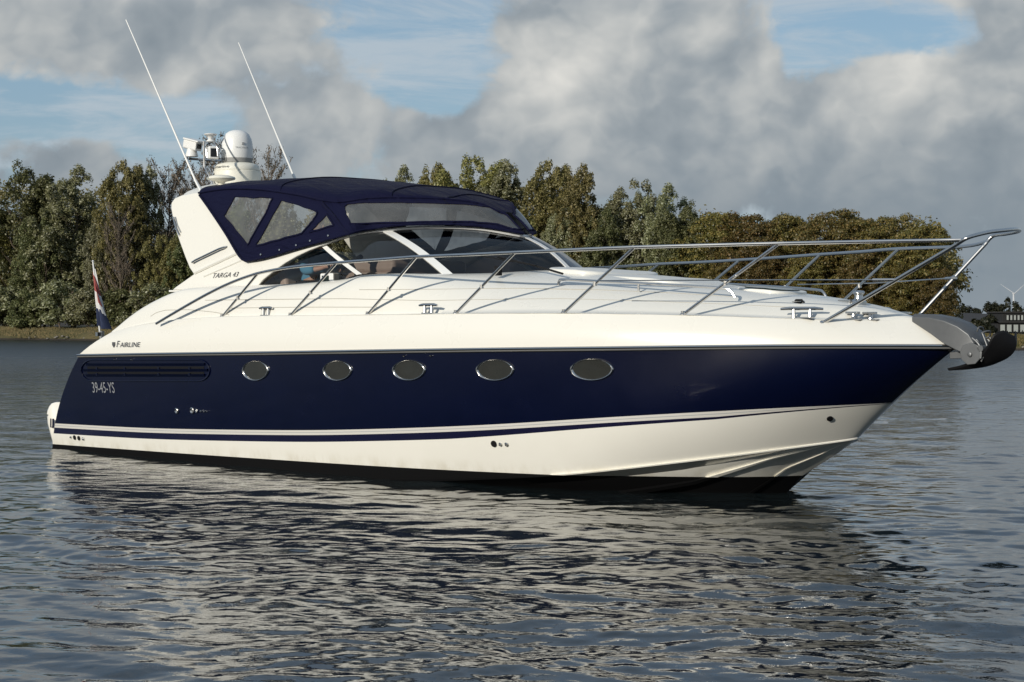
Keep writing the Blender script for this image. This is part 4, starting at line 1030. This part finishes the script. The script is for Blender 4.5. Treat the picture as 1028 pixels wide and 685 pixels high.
T_ = [((0, 0, .0), (.15, .18)), ((.01, 0, .20), (.135, .175)), ((.02, 0, .40), (.14, .20)), ((.03, 0, .53), (.105, .15)), ((.045, 0, .585), (.07, .075))]
F_ = [(0, 1), (1, 2), (2, 3), (3, 4)]
for sg in (-1, 1):
    k = len(T_); T_ += [((.03, .175*sg, .50), wr(.084)), ((.13, .235*sg, .26), wr(.066)), ((.27, .185*sg, .285), wr(.054))]; F_ += [(3, k), (k, k+1), (k+1, k+2)]
skinned('shirt', T_, F_, M['shirt'], per)
L_ = [((0, 0, .02), (.15, .17))]; F_ = []
for sg in (-1, 1):
    k = len(L_); L_ += [((.06, .10*sg, .0), wr(.108)), ((.46, .13*sg, .0), wr(.076)), ((.50, .13*sg, -.42), wr(.06)), ((.52, .13*sg, -.60), wr(.06))]; F_ += [(0, k), (k, k+1), (k+1, k+2), (k+2, k+3)]
skinned('trousers', L_, F_, M['trouser'], per)

# ensign on its staff at the stern
flag = empty('ensign_flag', (0, 0, 0)); flag.location = yacht.location; flag.rotation_euler = yacht.rotation_euler
tag(flag, 'red white and blue flag hanging limp from a white staff at the stern', 'flag')
f0, f1 = B(102.2, 334, 1.5), B(93.3, 262.5, 1.5)
mb = MB(); mb.tube([f0-Vector((0, 0, .25)), f1], [.013, .010], 10); mb.lathe([(0, -.02), (.02, 0), (0, .02)], f1, 8); mb.build('staff', M['plastic'], flag)
mb = MB(); mb.tube([f0-Vector((0, 0, .3)), f0+Vector((0, 0, .02))], .03, 10); mb.box(f0+Vector((.10, -.12, -.02)), (.05, .05, .05)); mb.build('staff_socket', M['steel'], flag)
rows = []; ny, nx = 40, 22
for i in range(ny):
    a = i/(ny-1); base = f1.lerp(f0, .10+.80*a); row = []
    wd_ = .02+.17*(a**.8)
    for j in range(nx):
        x = j/(nx-1)
        row.append(base+Vector((wd_*x*.85+.012*math.sin(x*14+a*2), .055*math.sin(x*11+a*3.0)*(.3+a), -.16*x*(1-a*.6)+.01*math.sin(x*9))))
    rows.append(row)
mb = MB(); mb.grid(rows, mif=lambda i, j: 0 if j+i*.10 < 3.0+0 and i > 6 else (1 if (i/(ny-1)) < .20+.35*(j/nx) and j > 4 else (2 if (i/(ny-1)) > .66+.06*math.sin(j) else 0)))
M['fw'] = pbr('flag_white', (.72, .71, .69), .85); M['fr'] = pbr('flag_red', (.34, .08, .07), .85); M['fb'] = pbr('flag_blue', (.018, .028, .07), .85)
mb.build('flag_cloth', [M['fw'], M['fr'], M['fb']], flag)

# ================================================================== trees, shrubs, buildings
def leaf_cloud(cents, rads, n, size, seed, updir=(0, 0, .35), asp=1.0, windy=0.0):
    """n leaf-clump faces spread through many small ellipsoid tufts; returns verts, quads"""
    r = np.random.default_rng(seed); cents = np.array(cents); rads = np.array(rads)
    wgt = (rads.prod(1))**(2/3); k = r.choice(len(cents), n, p=wgt/wgt.sum())
    d = r.normal(size=(n, 3)); d /= np.linalg.norm(d, axis=1)[:, None]; d[:, 2] = np.where(d[:, 2] < -.35, -d[:, 2]*.5, d[:, 2])
    rad = r.uniform(.45, 1.0, n)**.6*np.where(r.random(n) < .05, 1.15, 1)
    c = cents[k]+d*rads[k]*rad[:, None]
    nrm = d+np.array(updir)+r.normal(0, .55, (n, 3)); nrm /= np.linalg.norm(nrm, axis=1)[:, None]
    a = np.cross(nrm, r.normal(size=(n, 3))+np.array([.6*windy, 0, 1.2*windy])); a /= np.linalg.norm(a, axis=1)[:, None]; b = np.cross(nrm, a)
    sz = size*r.uniform(.55, 1.35, n)[:, None]
    bend = nrm*sz*.25
    V = np.stack([c-a*sz*asp, c+b*sz/asp**.5*.7+bend*.4, c+a*sz*asp+bend, c-b*sz/asp**.5*.7+bend*.4], 1).reshape(-1, 3)
    return V, np.arange(4*n).reshape(-1, 4)
def tufts(kind, H, W, seed):
    r = random.Random(seed); C = []; S = []
    if kind == 'poplar':                       # broad crown of upswept feathery tufts leaning with the wind
        lobes = [(r.uniform(-.55, .55)*W, r.uniform(-.5, .5)*W, H*r.uniform(.76, .98), W*r.uniform(.42, .62)) for _ in range(7)]+[(0, 0, H, W*.6)]
        for k in range(400):
            lx, ly, lh, lw = lobes[k % 8]; t = r.random()**.75; z = lh*(.10+.88*t)
            env = lw*(1.05 if t < .62 else max(.12, ((1-t)/.38)**.62*1.05)); a = r.uniform(0, 6.283); q = env*r.random()**.45
            s = r.uniform(.55, 1.15)*W/6.2; C.append((lx+q*math.cos(a)+.03*z, ly+q*math.sin(a), z)); S.append((s*.68, s*.68, s*1.3))
    elif kind == 'oak':                        # rounded tufts on a broad lobed dome
        lobes = [(r.uniform(-.6, .6)*W, r.uniform(-.5, .5)*W, H*r.uniform(.80, .98), W*r.uniform(.48, .66)) for _ in range(7)]+[(0, 0, H*.93, W*.82)]*3
        for k in range(380):
            lx, ly, lh, lw = lobes[k % 10]; t = r.random()**.7; z = lh*(.06+.90*t)
            env = lw*(1.05 if t < .70 else max(.2, ((1-t)/.30)**.5*1.05)); a = r.uniform(0, 6.283); q = env*r.random()**.42
            s = r.uniform(.55, 1.2)*W/6.4; C.append((lx+q*math.cos(a), ly+q*math.sin(a), z)); S.append((s, s, s*.8))
    elif kind == 'shrub':
        for k in range(46):
            t = r.random(); z = H*(.08+.80*t); env = W*(1.0-.55*t*t); a = r.uniform(0, 6.283); q = env*r.random()**.5
            s = r.uniform(.4, .9)*W/2.4; C.append((q*math.cos(a), q*math.sin(a), z)); S.append((s*.8, s*.8, s))
    return C, S
def limbs(H, W, seed, n=9, r0=.16, sparse=False):
    r = random.Random(seed); mb = MB()
    def wob(p, q, k, j): return [Vector(p).lerp(Vector(q), t)+Vector((r.uniform(-j, j), r.uniform(-j, j), 0))*(1 if 0 < t < 1 else 0) for t in [i/k for i in range(k+1)]]
    top = (.3, 0, H*(.9 if sparse else .78)); pts = wob((0, 0, -.6), top, 7, .16); mb.tube(pts, [r0*(1-.86*i/7) for i in range(8)], 7)
    for k in range(n):
        t = .18+.70*k/n; i = int(t*7); base = pts[i].lerp(pts[i+1], t*7-i); a = k*2.4+r.uniform(-.4, .4); ln = W*((1.0 if sparse else .72)-.42*t)*r.uniform(.7, 1.05)
        end = base+Vector((math.cos(a)*ln, math.sin(a)*ln, ln*r.uniform(.8, 1.5))); br = wob(base, end, 5, .12)
        mb.tube(br, [r0*(.45-.25*t)*(1-.8*j/5) for j in range(6)], 5)
        m_ = 8 if sparse else 2
        for q in range(m_):
            j = r.randint(1, 4); b2 = br[j]; a2 = a+r.uniform(-1.1, 1.1); l2 = ln*r.uniform(.3, .55); e2 = b2+Vector((math.cos(a2)*l2, math.sin(a2)*l2, l2*r.uniform(.9, 1.9))); tw = wob(b2, e2, 3, .07)
            mb.tube(tw, [r0*.13*(1-.7*x/3) for x in range(4)], 4, cap=False)
            if sparse:
                for z in range(9):
                    b3 = tw[r.randint(1, 3)]; a3 = a2+r.uniform(-1.4, 1.4); l3 = l2*r.uniform(.35, .8)
                    mb.tube([b3, b3+Vector((math.cos(a3)*l3*.5, math.sin(a3)*l3*.5, l3*.8))], [.028, .014], 3, cap=False)
    return mb
TREE = {}
def tree_kind(key, kind, H, W, n, size, seed, m, bark='bark', asp=1.0, windy=0.0, tall=True):
    C, S = tufts(kind, H, W, seed); V, Q = leaf_cloud(C, S, n, size, seed, asp=asp, windy=windy)
    me = np_mesh('crown', V, Q); me.materials.append(M[m]); tm = limbs(H, W, seed+50, r0=.017*H)
    t = tm.build('trunk', M[bark]); tme = t.data; bpy.data.objects.remove(t); TREE[key] = (me, tme, H)
for i in range(3): tree_kind(f'silver{i}', 'poplar', 14, 3.9, 42000, .092, 11+i, 'silver', asp=1.3, windy=1)
for i in range(3): tree_kind(f'olive{i}', 'poplar', 14, 4.0, 42000, .092, 21+i, 'olive', asp=1.2, windy=.7)
for i in range(2): tree_kind(f'green{i}', 'poplar', 13, 4.2, 40000, .095, 31+i, 'green', asp=1.1, windy=.5)
for i in range(4): tree_kind(f'rust{i}', 'oak', 10, 3.7, 42000, .075, 41+i, 'rust', asp=1.0)
for i in range(2): tree_kind(f'shrub{i}', 'shrub', 4, 2.1, 9000, .085, 61+i, 'silver', asp=1.2, windy=.5)
for i in range(2): tree_kind(f'bush{i}', 'shrub', 4, 2.2, 9000, .09, 71+i, 'green', asp=1.1)
def bare_kind(key, seed):
    mb = limbs(15, 2.9, seed, n=24, r0=.15, sparse=True); t = mb.build('trunk', M['palebark']); tme = t.data; bpy.data.objects.remove(t)
    r = np.random.default_rng(seed); vs_ = np.array(mb.v); vs_ = vs_[vs_[:, 2] > 5]; pk = vs_[r.choice(len(vs_), 700)]
    V, Q = leaf_cloud(pk, np.full((700, 3), .34), 5200, .062, seed); me = np_mesh('crown', V, Q); me.materials.append(M['bare']); TREE[key] = (me, tme, 15)
bare_kind('bare0', 5); bare_kind('bare1', 9)
rnd = random.Random(3)
def plant_tree(nm, key, px, ptop, d, label, cat, group=None, wid=1.0, lean=0):
    cme, tme, H = TREE[key]; p = gpos(px, d); h = top_z(ptop, p.y)-p.z
    t = empty(nm, p, rnd.uniform(-.35, .35) if 'silver' in key or 'olive' in key else rnd.uniform(0, 6.28)); s = h/H; t.scale = (s*wid, s*wid, s); tag(t, label, cat, group)
    for n_, me_ in (('crown', cme), ('trunk', tme)):
        o = bpy.data.objects.new(n_, me_); col.objects.link(o); o.parent = t
    return t
G1 = 'trees along the far bank'
left = [(-14, 172, 11, 'olive0', 1.05, 'olive green tree at the left edge of the far bank'),
        (26, 166, 12, 'green0', 1.0, 'rounded dark green tree left of the flag, first full crown from the left'),
        (73, 168, 12, 'silver0', 1.1, 'windswept grey green poplar directly above the stern flag'),
        (119, 163, 11, 'olive1', .72, 'narrow upright brownish tree with visible pale trunk right of the flag'),
        (148, 168, 14, 'silver1', .62, 'slim pale poplar just left of the white radar arch'),
        (100, 205, 9.5, 'silver2', .6, 'low silvery poplar in front of the taller trees by the flag'),
        (196, 222, 11, 'green1', .9, 'dark tree half hidden behind the white radar arch'),
        (45, 215, 9, 'green0', .85, 'shorter dark tree low in front of the left wood'),
        (160, 235, 9, 'olive2', .9, 'rust tinged tree low beside the aft edge of the radar arch')]
for px, pt_, d, k, wd_, lb in left: plant_tree('poplar_tree', k, px, pt_, d, lb, 'tree', G1, wd_)
for px, pt_, d, k, wd_, lb in [(168, 146, 16, 'bare0', .95, 'bare grey tree between the left aerial and the slim poplar'), (215, 126, 17, 'bare1', 1.05, 'tall nearly leafless tree behind the camera mast and dome'), (272, 134, 18, 'bare0', .85, 'bare thin tree right of the white satellite dome'), (192, 152, 19, 'bare1', .9, 'bare tree directly below the white camera on the mast'), (250, 142, 20, 'bare1', .9, 'bare tree directly behind the white satellite dome')]:
    plant_tree('bare_tree', k, px, pt_, d, lb, 'tree', 'leafless trees on the far bank', wd_)
plant_tree('bare_tree', 'bare0', 121, 196, 8.8, 'thin bare pale trunked tree before the leafy trees right of the flag', 'tree', 'leafless trees on the far bank', .8)
for i, (px, pt_, k) in enumerate([(238, 205, 'green0'), (282, 200, 'silver1'), (322, 205, 'olive1'), (362, 196, 'silver0')]):
    plant_tree('poplar_tree', k, px, pt_, 12, ['dark tree seen through the rear canvas window', 'grey green tree behind the second canvas window', 'olive tree behind the small triangular canvas window', 'grey tree showing through the front canvas window'][i], 'tree', G1, 1.0)
mid = [(402, 168, 13, 'silver0', .8, 'pale tree rising just above the canvas roof'), (437, 165, 12, 'olive0', .85, 'olive poplar above the sloping front of the canvas roof'), (470, 156, 12, 'olive2', .95, 'tallest olive poplar in the middle of the far bank'),
       (505, 163, 11, 'silver1', .9, 'silvery poplar with flickering leaves above the windscreen front'), (545, 163, 13, 'olive1', .85, 'yellow green poplar right of the windscreen, between two silvery poplars'), (583, 166, 11, 'olive0', .8, 'pointed olive poplar right of the windscreen tip'),
       (628, 177, 12, 'silver2', 1.0, 'broad silvery grey poplar behind the middle of the guard rail'), (668, 186, 11, 'silver0', .95, 'grey poplar next to the first autumn tree'), (560, 205, 9.5, 'silver2', .7, 'low silvery poplar in front of the olive poplars'),
       (610, 210, 10, 'green1', .8, 'dark green tree in the gap below the silvery poplars'), (690, 205, 10, 'green0', .85, 'dark green tree where the poplars meet the autumn trees'), (520, 215, 9.5, 'olive2', .7, 'low olive tree close beside the windscreen')]
for px, pt_, d, k, wd_, lb in mid: plant_tree('poplar_tree', k, px, pt_, d, lb, 'tree', G1, wd_)
right = [(716, 203, 10, 'rust0', 1.0, 'brown green autumn tree, first of the row from the poplars'), (752, 206, 9, 'rust1', 1.0, 'rusty autumn tree above the bow cleats, second of the row'), (790, 205, 10, 'rust2', 1.0, 'orange brown autumn tree in the middle of the row'),
         (824, 206, 9, 'rust3', 1.0, 'autumn tree with tight rounded top behind the middle of the pulpit rail'), (858, 209, 10, 'rust0', 1.0, 'dull green brown autumn tree behind the long diagonal pulpit bar'), (894, 208, 9, 'rust1', 1.0, 'autumn tree crowned with rust leaves, second from the right end'),
         (930, 215, 8.5, 'rust2', 1.0, 'last autumn tree of the row, edge of the wood beside open sky'), (770, 235, 7.5, 'rust3', .9, 'low autumn tree in front of the row near the deck hatch'), (868, 240, 7, 'rust2', .9, 'low brown tree in front of the row behind the windlass'), (940, 262, 7, 'rust0', .75, 'small brown tree low at the right end of the wood'), (735, 245, 7.5, 'rust1', .9, 'low dull brown tree behind the coach roof hand rail'), (815, 248, 7, 'rust0', .9, 'low rust brown tree just above the forward hatch'), (905, 255, 7, 'rust3', .8, 'low tree behind the port pulpit bar')]
for px, pt_, d, k, wd_, lb in right: plant_tree('autumn_tree', k, px, pt_, d, lb, 'tree', 'autumn trees behind the bow', wd_)
G2 = 'shrubs at the foot of the left wood'
for px, pt_, d, k, lb in [(8, 285, 6.5, 'shrub0', 'pale shrub at the left edge above the grass'), (35, 292, 6, 'bush0', 'dark low shrub left of the flag'), (62, 281, 6.2, 'shrub1', 'silvery shrub just left of the flag'), (90, 288, 6, 'shrub0', 'pale green shrub directly behind the flag'),
                          (120, 290, 6.4, 'bush1', 'dark shrub right of the flag above the stern'), (150, 284, 6.5, 'shrub1', 'pale shrub hidden partly by the aft deck'), (178, 290, 6.5, 'bush0', 'dark shrub under the aft edge of the radar arch'), (-15, 290, 6, 'bush1', 'dark shrub cut by the left edge of the view')]:
    plant_tree('shrub', k, px, pt_, d, lb, 'shrub', G2, 1.25)
# far wood behind and between the near trees: reads as one dark mass
r = np.random.default_rng(99); Vs = []; Qs = []; off = 0
for k in range(230):
    px = r.uniform(-60, 940); d = r.uniform(17, 30); p = gpos(px, d)
    lim = np.interp(px, [-60, 150, 175, 290, 330, 400, 560, 700, 930], [182, 182, 225, 235, 200, 184, 180, 216, 228])
    zt = top_z(lim+r.uniform(0, 75), p.y); C = [(p.x+r.normal(0, .8), p.y+r.normal(0, .8), p.z+(zt-p.z)*t) for t in (.1, .3, .5, .7, .9)]
    V_, Q_ = leaf_cloud(C, [(1.7, 1.7, 1.7)]*5, 1500, .13, 1000+k); Vs.append(V_); Qs.append(Q_+off); off += len(V_)
me = np_mesh('deep_wood', np.vstack(Vs), np.vstack(Qs)); me.materials.append(M['olive']); tag(link('deep_wood', me), 'dark depth of the wood behind the front trees on the far bank', 'wood', kind='stuff')
# grass along the bank edge, pale stones at the waterline
r = np.random.default_rng(5); n = 26000; px = r.uniform(-80, 1120, n); d = r.uniform(.6, 7, n)
a = np.arctan((px-514)/F_PX); rr2 = bank_dist(a)+d; gx = rr2*np.sin(a); gy = rr2*np.cos(a); gz = ground_z(d, a, gx, gy)
h = r.uniform(.08, .30, n)*(.7+.5*np.sin(gx*.6))+np.where((r.random(n) < .25) & (d < 2.2), r.uniform(.1, .45, n)*np.clip(np.sin(gx*.23)+np.sin(gx*.61+1), 0, 1.2), 0); wv = .05; dx = r.normal(0, .10, n)
V_ = np.stack([np.stack([gx-wv, gy, gz-.05], 1), np.stack([gx+wv, gy, gz-.05], 1), np.stack([gx+dx+.02, gy, gz+h], 1), np.stack([gx+dx-.02, gy, gz+h], 1)], 1).reshape(-1, 3)
M['grass'] = leaf_mat('dry_grass', (.075, .07, .025), (.15, .115, .045), (.24, .17, .08))
me = np_mesh('bank_grass', V_, np.arange(4*n).reshape(-1, 4)); me.materials.append(M['grass']); tag(link('bank_grass', me), 'dry yellowish grass growing along the far shoreline', 'grass', kind='stuff')
mb = MB(); rs = random.Random(8)
for k in range(170):
    px = rs.uniform(-40, 1060); p = gpos(px, rs.uniform(.05, .6)); s = rs.uniform(.05, .16); mb.lathe([(0, -.5*s), (s*.8, -.2*s), (s, .1*s), (s*.6, .5*s), (0, .6*s)], p+Vector((0, 0, .10)), 6)
M['stone'] = pbr('pale_stone', (.20, .18, .15), .9, vary=.4, vscale=3); tag(mb.build('shore_stones', M['stone']), 'small pale stones scattered along the far waterline', 'stones', kind='stuff')

# buildings beyond the dike on the right
M['roof'] = pbr('dark_roof_tiles', (.032, .030, .029), .8, vary=.2, vscale=1); M['wall'] = pbr('black_timber_wall', (.012, .012, .012), .8, vary=.3)
M['blind'] = pbr('pale_window', (.34, .36, .34), .35, vary=.15, vscale=.6)
def W3(px, py, Y): return Vector(((px-514)/F_PX*Y, Y, CAM_H+(HOR-py)/F_PX*Y))
Yh = 215
hb = W3(968, 318, Yh); house = empty('low_house', (hb.x, Yh, -2.4)); tag(house, 'low black house with a broad shallow grey roof behind the anchor', 'house')
def lp(px, py, Y): q_ = W3(px, py, Y); return (q_.x-hb.x, q_.y-Yh, q_.z+2.4)
mb = MB(); mb.grid([[lp(940, 326.5, Yh-4), lp(974, 327, Yh-4)], [lp(966, 314.2, Yh+5), lp(994, 315.2, Yh+5)], [lp(950, 322, Yh+14), lp(1003, 322, Yh+14)]]); mb.v += [(x, y, z-.25) for x, y, z in mb.v]; mb.f += [tuple(i+6 for i in f_) for f_ in mb.f]; mb.mi += mb.mi
mb.build('roof', M['roof'], house, smooth=False)
mb = MB(); q0, q1, q2 = lp(944, 327, Yh-3), lp(975, 327, Yh-3), lp(998, 320, Yh+12)
mb.plate([(q0[0], q0[1], 0), (q1[0], q1[1], 0), (q2[0], q2[1], 0), (q0[0], q2[1], 0)], (0, 0, lp(950, 326.5, Yh)[2]-.1)); mb.plate([(q1[0]-.4, q1[1], 0), (q1[0]-.4, q1[1], 2.2), (q2[0]-3.2, q2[1]-5, 3.1), (q2[0]-.5, q2[1], 2.4), (q2[0]-.5, q2[1], 0)], (-.3, 0, 0))
mb.build('wall', M['wall'], house, smooth=False)
Yb = 240; bb = W3(1003, 338, Yb); bld = empty('modern_building', (bb.x, Yb, -2.4)); tag(bld, 'black two storey flat roofed building with rows of pale windows at the right edge', 'building')
def lb_(px, py): q_ = W3(px, py, Yb); return q_.x-bb.x, q_.z+2.4
x0, z2 = lb_(1001.5, 324); x1, z1 = lb_(1075, 314)
mb = MB(); mb.box(((x0+x1)/2, 4, (z2)/2), (x1-x0, 8, z2)); xa, _ = lb_(1008, 314); mb.box(((xa+x1)/2, 4.4, (z1+z2)/2-.03), (x1-xa, 7.2, z1-z2+.06)); mb.build('wall', M['wall'], bld, smooth=False, bevel=.04)
mb = MB(); mb.box(((xa+x1)/2, 4.4, z1+.06), (x1-xa+.5, 7.7, .12)); mb.box(((x0+x1)/2, 3.6, z2+.05), (x1-x0+.4, 7.8, .10)); mb.build('roof', M['roof'], bld, smooth=False)
for row, (ya, yb_, st, en, n_) in enumerate([(316, 322, 1011.5, 1070, 16), (325.5, 334, 1003.5, 1070, 10)]):
    for k in range(n_):
        pa = st+(en-st)*k/n_; pb_ = st+(en-st)*(k+.86)/n_; xa_, za = lb_(pa, ya); xb_, zb_ = lb_(pb_, yb_); yy_ = .8 if row == 0 else 0
        mb = MB(); mb.box(((xa_+xb_)/2, yy_-.03, (za+zb_)/2), (xb_-xa_, .10, za-zb_)); f_ = mb.build('window', M['wall'], bld, smooth=False)
        mb = MB(); mb.box(((xa_+xb_)/2, yy_-.085, (za+zb_)/2), (xb_-xa_-.16, .02, za-zb_-.16)); mb.build('pane', M['blind'], f_, smooth=False)
def far_bush(px, ptop, Y, wid, nm, label, cat, m, group, n=1800, trunk=True):
    base = -2.4; h = CAM_H+(HOR-ptop)/F_PX*Y-base; x = (px-514)/F_PX*Y; wpx = wid*Y/F_PX; t = empty(nm, (x, Y, base)); tag(t, label, cat, group); rs = random.Random(int(px*7))
    C = [(rs.uniform(-1, 1)*wpx*.5, rs.uniform(-1, 1)*wpx*.4, h*(.45 if trunk else .12)+rs.random()*h*(.48 if trunk else .72)) for _ in range(16)]; V_, Q_ = leaf_cloud(C, [(wpx*.26, wpx*.26, h*.13)]*16, n, .16, int(px)); me = np_mesh('crown', V_, Q_); me.materials.append(M[m]); link('crown', me, None, t)
    mb = MB(); mb.tube([(0, 0, -.2), (.05, 0, h*.3), (0, .1, h*.7)], [.18, .14, .06], 6); mb.build('trunk', M['bark'], t)
far = [(972, 307, 300, 16, 'small dark tree on the skyline right of the autumn wood'), (981, 309, 310, 10, 'low dark skyline tree above the ridge of the low house'), (994, 303.5, 300, 15, 'flat topped dark tree above the low house roof'), (1003, 306, 320, 10, 'small skyline tree left of the wind turbine'), (1017, 300.5, 290, 13, 'dark tree right in front of the wind turbine'), (1045, 306, 300, 30, 'dark tree just beyond the right edge')]
for px, pt_, Y, wd_, lb in far: far_bush(px, pt_, Y, wd_, 'skyline_tree', lb, 'tree', 'hedge', 'small trees on the right skyline')
for px, pt_, Y, wd_, lb in [(990, 311, 205, 22, 'big dark bush between the low house and the black building'), (1001, 308, 250, 26, 'dark brown bush behind the corner of the black building'), (955, 318, 260, 30, 'dark bush left behind the low house'), (983, 318, 200, 14, 'dark bush in front of the low house gable')]:
    far_bush(px, pt_, Y, wd_, 'dark_bush', lb, 'bush', 'hedge', 'dark bushes round the houses', 2600, False)
C = []; 
for px in np.linspace(925, 1075, 90):
    a = math.atan((px-514)/F_PX); rr3 = float(bank_dist(np.array([a]))[0])+17; C.append((rr3*math.sin(a), rr3*math.cos(a), .10+.25*math.sin(px*.9)))
V_, Q_ = leaf_cloud(C, [(.5, .5, .55)]*len(C), 9000, .10, 77); me = np_mesh('low_hedge', V_, Q_); me.materials.append(M['hedge']); o = link('low_hedge', me); tag(o, 'low dark hedge along the top of the dike before the houses', 'hedge')
Yt = 3600; hub = W3(1017.5, 295, Yt); wt = empty('wind_turbine', (hub.x, Yt, -3)); tag(wt, 'white wind turbine standing far away on the right skyline', 'wind turbine')
M['turb'] = pbr('turbine_white', (.50, .52, .55), .6)
hz = hub.z+3; mb = MB(); mb.tube([(0, 0, 0), (0, 0, hz)], [2.4, 1.5], 14); mb.build('tower', M['turb'], wt); mb = MB(); mb.lathe([(0, -3), (2.0, -2.5), (2.2, 3), (0, 4)], (0, 0, hz), 12, axis=(-.2, -1, 0)); mb.build('nacelle', M['turb'], wt)
for a in (145, 42, 272):
    mb = MB(); d_ = Vector((math.cos(R(a)), 0, math.sin(R(a)))); pr = Vector((-d_.z, 0, d_.x)); L_ = 31
    rows = []
    for t in np.linspace(0, 1, 9): cw = (1.2 if t > .08 else .9)*(1-.8*t)+.2; c_ = Vector((0, -3.6, hz))+d_*(L_*t); rows.append([c_+pr*cw*.35, c_+Vector((0, .4, 0))*(1-t*.8), c_-pr*cw, c_-Vector((0, .4, 0))*(1-t*.8)])
    mb.grid(rows, closed=True); mb.build('blade', M['turb'], wt)
